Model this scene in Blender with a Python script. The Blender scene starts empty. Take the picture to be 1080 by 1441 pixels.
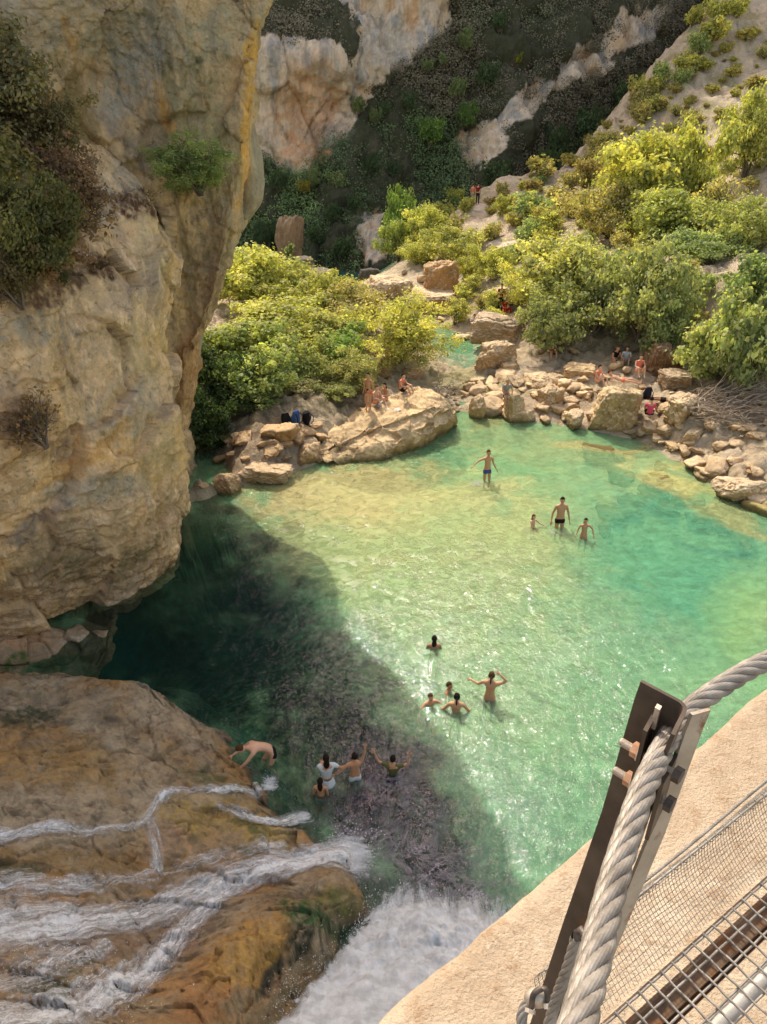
import bpy, bmesh, math, random
import numpy as np
from mathutils import Vector, Matrix

# ------------------------------------------------------------------ scene, camera geometry
sc = bpy.context.scene
COL = sc.collection
H = 13.7                      # eye height above the pool
FPX = 1050.0                  # focal length in pixels of the 1080 x 1441 photograph
TILT = math.radians(30)
CS, SN = math.cos(TILT), math.sin(TILT)

def ray(px, py):
    u = 720.5 - py
    return np.array([px - 540.0, FPX * CS + u * SN, -FPX * SN + u * CS])

def PY(px, py, Y):
    r = ray(px, py); t = Y / r[1]
    return np.array([r[0] * t, Y, H + r[2] * t])

def PZ(px, py, z):
    r = ray(px, py); t = (z - H) / r[2]
    return np.array([r[0] * t, r[1] * t, z])

def PD(px, py, d):
    r = ray(px, py); r = r / np.linalg.norm(r)
    return np.array([0, 0, H]) + r * d

def proj(P):
    x = P[..., 0]; y = P[..., 1]; z = P[..., 2] - H
    dep = np.maximum(y * CS - z * SN, 0.05)
    up = y * SN + z * CS
    return 540 + FPX * x / dep, 720.5 - FPX * up / dep

# ------------------------------------------------------------------ numpy noise
def _h(ix, iy, iz, s):
    n = (ix * 374761393 + iy * 668265263 + iz * 2147483647 + s * 1274126177) & 0xffffffff
    n = ((n ^ (n >> 13)) * 1274126177) & 0xffffffff
    n = ((n ^ (n >> 16)) * 2246822519) & 0xffffffff
    n = n ^ (n >> 15)
    return (n & 0xffff) / 65535.0

def vnoise(P, s=0):
    P = np.asarray(P, float)
    i = np.floor(P).astype(np.int64); f = P - i
    w = f * f * f * (f * (f * 6 - 15) + 10)
    out = 0
    for dx in (0, 1):
        wx = w[..., 0] if dx else 1 - w[..., 0]
        for dy in (0, 1):
            wy = w[..., 1] if dy else 1 - w[..., 1]
            for dz in (0, 1):
                wz = w[..., 2] if dz else 1 - w[..., 2]
                out = out + wx * wy * wz * _h(i[..., 0] + dx, i[..., 1] + dy, i[..., 2] + dz, s)
    return out * 2 - 1

ROT = np.array([[0.8, 0.6, 0.0], [-0.48, 0.64, 0.6], [0.36, -0.48, 0.8]])
def fbm(P, octv=5, gain=0.5, s=0):
    P = np.asarray(P, float); a = 1; o = 0; n = 0
    for k in range(octv):
        o = o + a * vnoise(P, s + k); n += a
        P = (P @ ROT.T) * 2.03 + 3.7; a *= gain
    return o / n

def ridged(P, octv=5, gain=0.5, s=0):
    P = np.asarray(P, float); a = 1; o = 0; n = 0
    for k in range(octv):
        o = o + a * (1 - 2 * np.abs(vnoise(P, s + k))); n += a
        P = (P @ ROT.T) * 2.03 + 3.7; a *= gain
    return o / n

def worley(P, s=0):
    """nearest jittered cell: (vector to cell centre, cell hash a, hash b, hash c, F2-F1)"""
    P = np.asarray(P, float); sh = P.shape[:-1]; Q = P.reshape(-1, 3); i0 = np.floor(Q).astype(np.int64)
    b1 = np.full(len(Q), 9.0); b2 = np.full(len(Q), 9.0); vec = np.zeros_like(Q); cid = np.zeros_like(i0)
    for dx in (-1, 0, 1):
        for dy in (-1, 0, 1):
            for dz in (-1, 0, 1):
                c = i0 + np.array([dx, dy, dz])
                j = np.stack([_h(c[:, 0], c[:, 1], c[:, 2], s + 1), _h(c[:, 0], c[:, 1], c[:, 2], s + 2), _h(c[:, 0], c[:, 1], c[:, 2], s + 3)], 1)
                d = Q - (c + .1 + .8 * j); r = (d * d).sum(1); m = r < b1
                b2 = np.where(m, b1, np.minimum(b2, r)); b1 = np.where(m, r, b1); vec[m] = d[m]; cid[m] = c[m]
    h = [(_h(cid[:, 0], cid[:, 1], cid[:, 2], s + 10 + k) * 2 - 1).reshape(sh) for k in range(3)]
    return vec.reshape(sh + (3,)), h, (np.sqrt(b2) - np.sqrt(b1)).reshape(sh)

def facets(P, size, amp, s=0, warp=.35, tilt=.8, crack=.35, stretch=(1, 1, 1)):
    """blocky broken faces: each cell is a tilted plane, joints are cut in"""
    W = np.stack([fbm(P / size * .8, 3, s=s + 20), fbm(P / size * .8 + 7, 3, s=s + 24), fbm(P / size * .8 + 13, 3, s=s + 28)], -1)
    Q = P / size / np.array(stretch) + W * warp
    v, h, e = worley(Q, s)
    d = (v[..., 0] * h[0] + v[..., 1] * h[1] + v[..., 2] * h[2]) * tilt + (h[0] + h[1]) * .22
    return amp * (d - crack * (1 - sstep(0, .10, e))), e

def sstep(a, b, x):
    t = np.clip((x - a) / (b - a), 0, 1)
    return t * t * (3 - 2 * t)

# ------------------------------------------------------------------ object helpers
def tag(o, label=None, cat=None, group=None, kind=None):
    if label: o['label'] = label
    if cat: o['category'] = cat
    if group: o['group'] = group
    if kind: o['kind'] = kind
    return o

def empty(name, loc=(0, 0, 0), rz=0.0):
    o = bpy.data.objects.new(name, None); COL.objects.link(o)
    o.location = [float(v) for v in loc]; o.rotation_euler = (0, 0, rz)
    o.empty_display_size = 0.2
    return o

def obj(name, me, mat=None, parent=None):
    o = bpy.data.objects.new(name, me); COL.objects.link(o)
    if mat is not None:
        me.materials.clear(); me.materials.append(mat)
    if parent is not None: o.parent = parent
    return o

def np_mesh(name, V, F, smooth=True, col=None, uv=None):
    """V (n,3); F (m,k) index array (all faces with k corners)"""
    V = np.ascontiguousarray(V, dtype=np.float32); F = np.ascontiguousarray(F, dtype=np.int32)
    me = bpy.data.meshes.new(name)
    m, k = F.shape
    me.vertices.add(len(V)); me.vertices.foreach_set('co', V.ravel())
    me.loops.add(m * k); me.loops.foreach_set('vertex_index', F.ravel())
    me.polygons.add(m)
    me.polygons.foreach_set('loop_start', np.arange(0, m * k, k, dtype=np.int32))
    me.polygons.foreach_set('loop_total', np.full(m, k, dtype=np.int32))
    me.update(calc_edges=True)
    me.polygons.foreach_set('use_smooth', np.full(m, smooth, dtype=bool))
    if col is not None:
        a = me.color_attributes.new('Col', 'FLOAT_COLOR', 'POINT')
        c = np.ones((len(V), 4), dtype=np.float32); c[:, :col.shape[1]] = col
        a.data.foreach_set('color', c.ravel())
    if uv is not None:
        a = me.attributes.new('flow', 'FLOAT_VECTOR', 'POINT')
        a.data.foreach_set('vector', np.ascontiguousarray(uv, dtype=np.float32).ravel())
    me.validate()
    return me

def grid_faces(R, C):
    idx = np.arange(R * C).reshape(R, C)
    a = idx[:-1, :-1].ravel(); b = idx[:-1, 1:].ravel(); c = idx[1:, 1:].ravel(); d = idx[1:, :-1].ravel()
    return np.stack([a, d, c, b], 1)

def grid_normals(P):
    du = np.gradient(P, axis=1); dv = np.gradient(P, axis=0)
    n = np.cross(dv, du); l = np.linalg.norm(n, axis=2, keepdims=True)
    return n / np.maximum(l, 1e-9)

def catmull(P, n, axis):
    P = np.moveaxis(P, axis, 0); m = len(P)
    t = np.linspace(0, m - 1, n); i = np.minimum(t.astype(int), m - 2); f = (t - i).reshape((-1,) + (1,) * (P.ndim - 1))
    g = lambda k: P[np.clip(k, 0, m - 1)]
    p0, p1, p2, p3 = g(i - 1), g(i), g(i + 1), g(i + 2)
    p0 = np.where((i == 0).reshape(f.shape), 2 * p1 - p2, p0)
    p3 = np.where((i == m - 2).reshape(f.shape), 2 * p2 - p1, p3)
    o = 0.5 * (2 * p1 + (p2 - p0) * f + (2 * p0 - 5 * p1 + 4 * p2 - p3) * f * f + (3 * p1 - p0 - 3 * p2 + p3) * f ** 3)
    return np.moveaxis(o, 0, axis)

class TPS:
    """thin plate spline through scattered (a,b)->value points"""
    def __init__(self, ab, v, smooth=1e-3):
        self.p = np.array(ab, float); self.s = self.p.std(); self.q = self.p / self.s
        n = len(self.q); K = self._k(self.q, self.q) + np.eye(n) * smooth
        Pm = np.hstack([np.ones((n, 1)), self.q])
        A = np.zeros((n + 3, n + 3)); A[:n, :n] = K; A[:n, n:] = Pm; A[n:, :n] = Pm.T
        b = np.zeros(n + 3); b[:n] = v
        self.w = np.linalg.solve(A, b)
    def _k(self, a, b):
        d = ((a[:, None, :] - b[None, :, :]) ** 2).sum(2)
        return 0.5 * d * np.log(d + 1e-12)
    def __call__(self, a, b):
        a = np.asarray(a, float); b = np.asarray(b, float); sh = a.shape
        q = np.stack([a.ravel(), b.ravel()], 1) / self.s; out = np.empty(len(q))
        for k in range(0, len(q), 40000):
            c = q[k:k + 40000]
            out[k:k + 40000] = self._k(c, self.q) @ self.w[:-3] + self.w[-3] + c @ self.w[-2:]
        return out.reshape(sh)

def paint(col, P, blobs, seed=0, warp=14.0, wscale=0.9):
    """colour patches: (px, py, rx, ry, angle, colour, strength) laid on the surface where they stand"""
    px, py = proj(P)
    w1 = fbm(P * wscale, 4, s=seed + 50) * warp * 2; w2 = fbm(P * wscale + 31, 4, s=seed + 70) * warp * 2
    px = px + w1; py = py + w2
    tex = np.clip(.82 + fbm(P * wscale * 6.5, 4, .65, s=seed + 33) * 1.3 * (1 if warp < 13 else 0), .15, 1)
    edge = fbm(P * wscale * 3.1, 4, 0.6, s=seed + 90) * 0.55
    for (cx, cy, rx, ry, ang, c, st) in blobs:
        a = math.radians(ang); dx = px - cx; dy = py - cy
        u = (dx * math.cos(a) + dy * math.sin(a)) / rx; v = (-dx * math.sin(a) + dy * math.cos(a)) / ry
        d = np.sqrt(u * u + v * v) + edge
        m = (1 - sstep(0.55, 1.15, d)) * st * tex
        col[:] = col * (1 - m[..., None]) + np.array(c) * m[..., None]
    return col

# ------------------------------------------------------------------ node material helpers
def new_mat(name):
    m = bpy.data.materials.new(name); m.use_nodes = True
    m.node_tree.nodes.clear(); return m, m.node_tree.nodes, m.node_tree.links

class NB:
    def __init__(self, name):
        self.m, self.N, self.L = new_mat(name)
        self.out = self.N.new('ShaderNodeOutputMaterial')
    def n(self, t, **kw):
        x = self.N.new(t)
        for k, v in kw.items(): setattr(x, k, v)
        return x
    def link(self, a, b): self.L.new(a, b)
    def val(self, sock, v):
        if hasattr(v, 'default_value') or isinstance(v, bpy.types.NodeSocket): self.link(v, sock)
        else: sock.default_value = v
    def geo(self): return self.n('ShaderNodeNewGeometry').outputs['Position']
    def objco(self): return self.n('ShaderNodeTexCoord').outputs['Object']
    def noise(self, scale, detail=4, rough=0.55, vec=None, dist=0.0):
        x = self.n('ShaderNodeTexNoise'); x.inputs['Scale'].default_value = scale
        x.inputs['Detail'].default_value = detail; x.inputs['Roughness'].default_value = rough
        x.inputs['Distortion'].default_value = dist
        if vec is not None: self.link(vec, x.inputs['Vector'])
        return x.outputs['Fac']
    def voro(self, scale, vec=None, feature='F1', out='Distance'):
        x = self.n('ShaderNodeTexVoronoi'); x.feature = feature; x.inputs['Scale'].default_value = scale
        if vec is not None: self.link(vec, x.inputs['Vector'])
        return x.outputs[out]
    def math(self, op, a, b=0.0, clamp=False):
        x = self.n('ShaderNodeMath', operation=op); x.use_clamp = clamp
        self.val(x.inputs[0], a); self.val(x.inputs[1], b); return x.outputs[0]
    def ramp(self, fac, stops):
        x = self.n('ShaderNodeValToRGB'); e = x.color_ramp.elements
        while len(e) < len(stops): e.new(0.5)
        for k, (p, c) in enumerate(stops):
            e[k].position = p
            e[k].color = (c, c, c, 1) if not hasattr(c, '__len__') else (*c, 1)
        self.link(fac, x.inputs[0]); return x.outputs[0]
    def mix(self, fac, a, b, mode='MIX'):
        x = self.n('ShaderNodeMix', data_type='RGBA', blend_type=mode)
        for s, v in ((x.inputs[0], fac), (x.inputs[6], a), (x.inputs[7], b)):
            if isinstance(v, bpy.types.NodeSocket): self.link(v, s)
            elif hasattr(v, '__len__'): s.default_value = (*v, 1) if len(v) == 3 else v
            else: s.default_value = v
        return x.outputs[2]
    def scale(self, vec, s):
        x = self.n('ShaderNodeVectorMath', operation='MULTIPLY'); self.link(vec, x.inputs[0]); x.inputs[1].default_value = s
        return x.outputs[0]
    def bump(self, h, strength=0.5, dist=0.05, normal=None):
        x = self.n('ShaderNodeBump'); x.inputs['Strength'].default_value = strength
        x.inputs['Distance'].default_value = dist; self.link(h, x.inputs['Height'])
        if normal is not None: self.link(normal, x.inputs['Normal'])
        return x.outputs[0]
    def bsdf(self, color, rough=0.8, normal=None, metal=0.0, spec=0.3, **kw):
        p = self.n('ShaderNodeBsdfPrincipled')
        self.val(p.inputs['Base Color'], color if isinstance(color, bpy.types.NodeSocket) else (*color, 1))
        self.val(p.inputs['Roughness'], rough); self.val(p.inputs['Metallic'], metal)
        p.inputs['Specular IOR Level'].default_value = spec
        if normal is not None: self.link(normal, p.inputs['Normal'])
        return p.outputs[0]
    def finish(self, shader):
        self.link(shader, self.out.inputs['Surface']); return self.m

def attr(nb, name='Col', t='Color'):
    a = nb.n('ShaderNodeAttribute'); a.attribute_name = name; return a.outputs[t]

def rock_vc(name, s1=0.7, s2=6.0, s3=40.0, bump=0.6, bdist=0.12, rough=0.9, contrast=0.45, streak=0.0, pit=0.5):
    """rock coloured by its mineral and painted-shade patches, with grain, pits and cracks"""
    nb = NB(name); P = nb.geo(); c = attr(nb)
    n1 = nb.noise(s1, 8, 0.65, P); n2 = nb.noise(s2, 8, 0.7, P, 0.4); n3 = nb.noise(s3, 4, 0.7, P)
    v = nb.math('ADD', nb.math('MULTIPLY', n1, 0.45), nb.math('ADD', nb.math('MULTIPLY', n2, 0.4), nb.math('MULTIPLY', n3, 0.25)))
    f = nb.ramp(v, [(0.36, 1 - contrast), (0.54, 1.0), (0.72, min(1 + contrast * 0.6, 1.6))])
    c = nb.mix(1.0, c, f, 'MULTIPLY')
    # fine dark fissures
    wv = nb.n('ShaderNodeVectorMath', operation='ADD'); nz = nb.n('ShaderNodeTexNoise'); nz.inputs['Scale'].default_value = s2 * 0.35
    nz.inputs['Detail'].default_value = 5; nb.link(P, nz.inputs['Vector']); nb.link(P, wv.inputs[0]); nb.link(nz.outputs['Color'], wv.inputs[1])
    cr = nb.voro(s1 * 1.1, wv.outputs[0], 'DISTANCE_TO_EDGE')
    crm = nb.ramp(cr, [(0.0, 0.45), (0.02, 1.0)])
    crk = nb.math('MAXIMUM', crm, nb.ramp(nb.noise(s1 * 1.7, 2, 0.5, P), [(0.5, 0.0), (0.6, 1.0)]))
    c = nb.mix(pit * .25, c, nb.mix(1.0, c, crk, 'MULTIPLY'))
    pk = nb.ramp(nb.noise(s2 * 2.3, 5, .75, P, 1.2), [(.30, .35), (.40, 1.0)]); c = nb.mix(pit, c, nb.mix(1.0, c, pk, 'MULTIPLY'))
    if streak > 0:
        sv = nb.scale(P, (2.2, 2.2, 0.16)); sn = nb.noise(1.3, 6, 0.6, sv)
        c = nb.mix(streak, c, nb.mix(1.0, c, nb.ramp(sn, [(0.36, (0.5, 0.5, 0.52)), (0.52, (1.0, 0.97, 0.93)), (0.66, (1.25, 1.08, 0.85))]), 'MULTIPLY'))
    h = nb.math('ADD', nb.math('MULTIPLY', n2, 1.0), nb.math('ADD', nb.math('MULTIPLY', n3, 0.35), nb.math('MULTIPLY', pk, 0.5)))
    return nb.finish(nb.bsdf(c, rough, nb.bump(h, bump, bdist), spec=0.2))
# ------------------------------------------------------------------ light and camera
cam_d = bpy.data.cameras.new('camera'); cam = bpy.data.objects.new('camera', cam_d); COL.objects.link(cam)
cam_d.sensor_fit = 'VERTICAL'; cam_d.sensor_height = 36.0; cam_d.lens = 36.0 * FPX / 1441.0
cam_d.clip_start = 0.05; cam_d.clip_end = 3000
cam.location = (0, 0, H); cam.rotation_euler = (math.radians(60), 0, 0)
sc.camera = cam
SUN_EL, SUN_AZ = math.radians(49), math.radians(-16)      # azimuth measured from +Y towards +X
sun_dir = Vector((math.sin(SUN_AZ) * math.cos(SUN_EL), math.cos(SUN_AZ) * math.cos(SUN_EL), math.sin(SUN_EL)))
sd = bpy.data.lights.new('sun', 'SUN'); sd.energy = 4.3; sd.angle = math.radians(0.53); sd.color = (1.0, 0.93, 0.78)
so = bpy.data.objects.new('sun', sd); COL.objects.link(so)
so.rotation_euler = (-sun_dir).to_track_quat('-Z', 'Y').to_euler(); so.location = (0, 0, 60)
w = bpy.data.worlds.new('World'); sc.world = w; w.use_nodes = True
wn = w.node_tree.nodes; wl = w.node_tree.links; wn.clear()
sky = wn.new('ShaderNodeTexSky'); sky.sky_type = 'NISHITA'; sky.sun_disc = False
sky.sun_elevation = SUN_EL; sky.sun_rotation = SUN_AZ; sky.dust_density = 3.0; sky.air_density = 1.0; sky.altitude = 400
bg = wn.new('ShaderNodeBackground'); bg.inputs[1].default_value = 0.15
wt_ = wn.new('ShaderNodeMix'); wt_.data_type = 'RGBA'; wt_.blend_type = 'MULTIPLY'; wt_.inputs[0].default_value = 1; wt_.inputs[7].default_value = (3.0, 2.35, 1.75, 1)
wl.new(sky.outputs[0], wt_.inputs[6])
wo = wn.new('ShaderNodeOutputWorld'); wl.new(wt_.outputs[2], bg.inputs[0]); wl.new(bg.outputs[0], wo.inputs[0])
sc.render.engine = 'CYCLES'; sc.cycles.use_denoising = True
sc.view_settings.view_transform = 'Standard'; sc.view_settings.look = 'None'; sc.view_settings.exposure = 0
sc.cycles.max_bounces = 6; sc.cycles.diffuse_bounces = 3; sc.cycles.glossy_bounces = 3; sc.cycles.transmission_bounces = 3
sc.cycles.transparent_max_bounces = 40; sc.cycles.caustics_reflective = False; sc.cycles.caustics_refractive = False
sc.cycles.sample_clamp_indirect = 4.0

# ------------------------------------------------------------------ ground: pool bed, banks, right-hand slope in one sheet
G = []
def gz_(px, py, z): p = PZ(px, py, z); G.append((p[0], p[1], z))
def gy_(px, py, Y): p = PY(px, py, Y); G.append((p[0], Y, p[2]))
for a in [(560, 700, -.55), (450, 700, -.5), (520, 780, -.7), (685, 685, -.45), (786, 745, -.6), (820, 755, -.6), (690, 990, -1.0), (630, 990, -1.1),
          (610, 905, -1.3), (560, 900, -1.4), (400, 900, -3.0), (300, 850, -4.2), (200, 900, -4.2), (330, 760, -2.0), (300, 730, -1.6), (900, 800, -1.7), (1000, 900, -2.0), (1060, 820, -1.5),
          (800, 1100, -1.6), (700, 1200, -2.2), (500, 1100, -1.0), (560, 1080, -1.2), (440, 1100, -1.0), (350, 1030, -1.2), (250, 950, -4), (600, 1300, -3),
          (900, 665, -.35), (945, 675, -.18), (985, 700, -.4), (1060, 870, -.9), (1080, 780, -1.0), (800, 650, -.7), (720, 620, -.5), (640, 640, -1.0), (560, 655, -1.1), (500, 665, -.9),
          (1080, 712, 0.02), (1030, 692, .02), (990, 672, .02), (960, 648, 0.02), (920, 628, .0), (880, 622, -.05), (840, 606, .0), (790, 598, .02), (740, 588, .02), (690, 580, .03), (660, 576, .03), (640, 570, .1),
          (420, 662, .0), (370, 676, .0), (330, 690, .0), (290, 705, 0), (265, 728, .0), (380, 650, .5), (300, 680, .45),
          (1080, 660, .8), (1010, 630, .7), (1060, 600, 1.3), (960, 600, .9), (900, 560, .8), (850, 545, .9), (800, 560, .45), (760, 570, .35), (720, 560, .35), (690, 560, .3),
          (650, 548, .15), (620, 545, .15), (655, 495, -.1), (640, 470, .05), (620, 440, .25), (590, 430, .6), (700, 520, .6), (720, 480, 1.0), (760, 500, 1.0), (830, 500, 1.3), (900, 490, 1.6), (960, 480, 2.0),
          (580, 560, .5), (560, 545, .7), (500, 600, .6), (450, 610, .8), (400, 620, .9), (340, 640, .8), (420, 540, 1.3), (350, 540, 1.4), (480, 500, 1.3), (560, 480, 1.0)]:
    gz_(*a)
for a in [(400, 412, 48), (480, 410, 51), (540, 398, 55), (580, 392, 58), (330, 425, 45), (650, 420, 50), (600, 350, 66), (560, 378, 62), (640, 310, 70),
          (690, 268, 74), (750, 330, 60), (700, 300, 68), (700, 380, 56), (760, 400, 47), (850, 400, 44), (930, 430, 40), (1000, 400, 41), (1080, 500, 34), (1080, 350, 48), (1080, 200, 66), (950, 200, 74), (820, 225, 80),
          (880, 140, 86), (960, 50, 92), (1005, 0, 95), (1080, 80, 82), (1080, -60, 98), (1040, -60, 101), (1180, 60, 80), (1180, 300, 46), (1200, 500, 31), (1180, 700, 24), (860, 300, 62), (940, 300, 58), (760, 262, 77)]:
    gy_(*a)
G += [(-14, 60, 0), (-7, 58, -.5), (-2, 63, -.8), (-9, 70, -4), (-16, 45, 4), (-14, 34, 3), (0, 85, -5), (-10, 85, -4), (12, 95, -7), (25, 105, -6), (40, 118, 2), (55, 120, 14), (-2, 72, -3), (8, 84, -4), (19, 95, -3), (33, 103, 6),
      (0, 2, -4), (-8, 4, -4), (8, 2, -4), (12, 10, -2.5), (20, 15, -.5), (-12, 14, -4), (70, 80, 34), (60, 50, 20), (40, 20, 8), (80, 110, 40)]
G = np.array(G)
gt = TPS(G[:, :2], G[:, 2], 2e-4)
def gbase(x, y):
    return gt(x, y)
def ground_z(x, y):
    x = np.asarray(x, float); y = np.asarray(y, float)
    z = gbase(x, y)
    P = np.stack([x, y, np.zeros_like(x)], -1)
    land = sstep(-0.15, 0.5, z); hill = sstep(2.0, 6.0, z)
    r = ridged(P * 0.55, 5, 0.55, 11) * (0.10 + 0.15 * land) + fbm(P * 2.1, 4, 0.5, 21) * (0.04 + 0.09 * land)
    r = r + ridged(P * 0.16, 4, 0.5, 31) * 0.9 * hill
    # low rocky ledges running along the slope
    t = z * 0.9 + fbm(P * 0.12, 3, s=5) * 2.5
    r = r + (np.abs((t % 1.0) - 0.5) - 0.25) * 0.9 * hill
    return z + r

def hit(px, py, tmax=0.14):
    r = ray(px, py); ts = np.linspace(0.012, tmax, 1500)
    X = r[0] * ts; Y = r[1] * ts; Z = H + r[2] * ts
    g = np.maximum(ground_z(X, Y), -0.0)
    k = np.argmax(Z < g)
    if not (Z < g).any(): k = len(ts) - 1
    return np.array([X[k], Y[k], Z[k]])

NY, NX = 620, 520
ys = np.concatenate([np.linspace(1.0, 12, 50)[:-1], 12 * (125 / 12.) ** np.linspace(0, 1, NY - 49)])
fx = np.linspace(-1, 1, NX)
YY = np.repeat(ys[:, None], NX, 1); XX = (0.12 * YY + 0.5) + fx[None, :] * (0.62 * YY + 9)
ZZ = ground_z(XX, YY)
GP = np.stack([XX, YY, ZZ], -1)
_l = sstep(.05, .5, ZZ) * sstep(60, 45, YY); GP[..., 2] += _l * (facets(GP, .9, .24, 151)[0] + facets(GP, .33, .08, 153)[0])
c = np.empty_like(GP); c[:] = (0.54, 0.44, 0.31)
z0 = gbase(XX, YY)
def lerp(a, b, m): return a * (1 - m[..., None]) + np.array(b) * m[..., None]
# pool bed: golden sand in the shallows, green algae and depth colour farther down
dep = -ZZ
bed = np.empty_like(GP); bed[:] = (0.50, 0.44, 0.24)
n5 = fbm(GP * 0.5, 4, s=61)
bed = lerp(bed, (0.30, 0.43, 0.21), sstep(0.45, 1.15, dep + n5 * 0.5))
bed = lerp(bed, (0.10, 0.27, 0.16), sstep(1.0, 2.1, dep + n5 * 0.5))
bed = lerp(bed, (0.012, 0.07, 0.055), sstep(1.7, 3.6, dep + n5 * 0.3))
m = sstep(0.02, 0.12, dep)
# hillside: dry pale soil, olive grass tufts
n1 = fbm(GP * 0.35, 5, 0.6, 71); n2 = fbm(GP * 1.6, 5, 0.65, 81)
hill = sstep(1.2, 4.0, z0)
c = lerp(c, (0.58, 0.47, 0.34), hill)
c = lerp(c, (0.27, 0.25, 0.11), sstep(-0.02, 0.3, n1 + n2 * 0.8 - 0.08) * (0.35 + 0.4 * hill))
c = lerp(c, (0.60, 0.50, 0.38), sstep(0.12, 0.4, n2) * 0.7)
c = lerp(c, (0.16, 0.13, 0.07), sstep(0.15, 0.4, -n2 - 0.05) * 0.6)
c = c * (1 - m[..., None]) + bed * m[..., None]
px, py = proj(GP)
paint(c, GP, [(330, 640, 120, 50, -10, (0.26, 0.18, 0.12), .6), (420, 545, 160, 60, 0, (0.14, 0.12, 0.06), .7), (450, 990, 170, 130, 42, (.008, .03, .025), 1.0), (570, 1180, 170, 90, 42, (.015, .014, .028), 1.0), (300, 900, 120, 160, 0, (.004, .02, .016), 1.0), (880, 460, 160, 40, 5, (0.10, 0.09, 0.05), .7),  # dark teal and purple blobs: cliff shade painted into the bed colour
              (700, 545, 60, 14, 0, (0.36, 0.34, 0.14), .7), (655, 497, 38, 22, 0, (0.14, 0.33, 0.20), .9), (640, 530, 40, 12, 0, (0.40, 0.38, 0.18), .8), (960, 680, 60, 22, 10, (0.40, 0.37, 0.14), .8),
              (860, 632, 80, 14, 8, (0.38, 0.34, 0.14), .7), (1060, 880, 50, 60, 0, (0.25, 0.36, 0.10), .5)], 3, 8)
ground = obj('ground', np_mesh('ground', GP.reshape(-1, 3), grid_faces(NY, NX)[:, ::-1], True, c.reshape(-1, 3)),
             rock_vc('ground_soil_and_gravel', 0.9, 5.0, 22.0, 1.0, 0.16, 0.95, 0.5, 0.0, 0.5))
tag(ground, kind='structure')

# ------------------------------------------------------------------ far mountain across the valley
M = []
for a in [(250, 420, 96), (350, 420, 96), (450, 400, 94), (540, 395, 92), (620, 360, 96), (700, 320, 100), (800, 300, 106), (900, 300, 110), (1100, 300, 120),
          (350, 300, 100), (420, 300, 101), (500, 300, 101), (370, 240, 104), (420, 240, 104.5), (470, 200, 107), (360, 100, 105), (420, 100, 106), (480, 100, 108), (370, 62, 106), (440, 62, 107), (490, 70, 109),
          (400, 20, 112), (460, 20, 114), (380, -20, 118), (500, 140, 113), (560, 120, 116), (620, 60, 118), (560, 30, 118), (500, 20, 117), (640, 10, 120), (560, -30, 120),
          (560, 300, 104), (600, 220, 110), (560, 190, 111), (660, 220, 110), (680, 120, 116), (740, 60, 121), (800, 0, 126), (900, -20, 129), (700, 0, 123),
          (720, 200, 111), (790, 130, 117), (860, 70, 122), (930, 20, 126), (760, 230, 113), (830, 170, 119), (900, 110, 124), (960, 60, 129), (1100, 60, 133), (1100, 180, 128), (1000, 240, 124),
          (300, -120, 122), (500, -150, 126), (700, -150, 130), (900, -150, 134), (1150, -150, 138), (300, -400, 134), (700, -400, 136), (1150, -400, 142)]:
    M.append(a)
M = np.array(M, float); mt = TPS(M[:, :2], M[:, 2], 1e-3)
def mount_surface(px, py, noise=True):
    Y = mt(px, np.maximum(py, -400))
    u = 720.5 - py; ry = FPX * CS + u * SN; t = Y / ry
    return np.stack([(px - 540) * t, Y, H + (-FPX * SN + u * CS) * t], -1)
MR, MC = 420, 520
pyv = np.linspace(470, -900, MR); pxv = np.linspace(80, 1350, MC)
PXg, PYg = np.meshgrid(pxv, pyv)
MP = mount_surface(PXg, PYg)
N = grid_normals(MP)
if N[:, :, 1].mean() > 0: N = -N
MP2 = MP + N * (facets(MP, 7, 1.6, 71, stretch=(1, 1, 1.8))[0] + facets(MP, 2.2, .45, 72, stretch=(1, 1, 1.8))[0] + ridged(MP * 0.10, 5, 0.5, 5) * 2.2 + fbm(MP * np.array([0.5, 0.5, 0.12]), 4, 0.55, 9) * 1.0 + fbm(MP * 0.8, 3, .5, 10) * 0.5)[..., None]
# forest and rock masks by region
def poly_mask(px, py, poly):
    inside = np.zeros(px.shape, bool); n = len(poly); j = n - 1
    for i in range(n):
        xi, yi = poly[i]; xj, yj = poly[j]
        cond = ((yi > py) != (yj > py)) & (px < (xj - xi) * (py - yi) / (yj - yi + 1e-9) + xi)
        inside ^= cond; j = i
    return inside
ROCKS = [[(200, 55), (372, 48), (400, 58), (430, 55), (470, 75), (492, 84), (505, 60), (490, 20), (450, 0), (445, -200), (200, -200), (150, 60), (640, -200), (640, -20), (635, 40), (600, 75), (560, 100), (520, 130), (500, 190), (455, 205), (440, 240), (395, 238), (360, 215), (200, 215)],
         [(640, 190), (690, 165), (740, 130), (775, 105), (800, 85), (850, 60), (870, 30), (900, 10), (935, 10), (925, 50), (880, 75), (850, 95), (830, 112), (790, 120), (760, 150), (735, 175), (715, 180), (700, 230), (690, 240), (670, 250), (650, 230)],
         [(505, 310), (530, 300), (535, 340), (545, 385), (510, 390), (505, 350)]]
ROCKS[0] = [(200, 55), (372, 48), (430, 57), (492, 84), (505, 60), (490, 20), (450, -5), (445, -160), (640, -160), (640, 10), (625, 50), (590, 75), (550, 100), (520, 130), (500, 185), (455, 205), (440, 240), (395, 238), (360, 215), (200, 215)]
wx = fbm(MP * 0.35, 4, 0.6, 40) * 22; wy = fbm(MP * 0.35 + 9, 4, 0.6, 44) * 18
def rockmask(px, py, wx=0, wy=0):
    r = np.zeros(np.shape(px), bool)
    for p in ROCKS: r |= poly_mask(px + wx, py + wy, p)
    return r
rm = rockmask(PXg, PYg, wx, wy)
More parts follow.
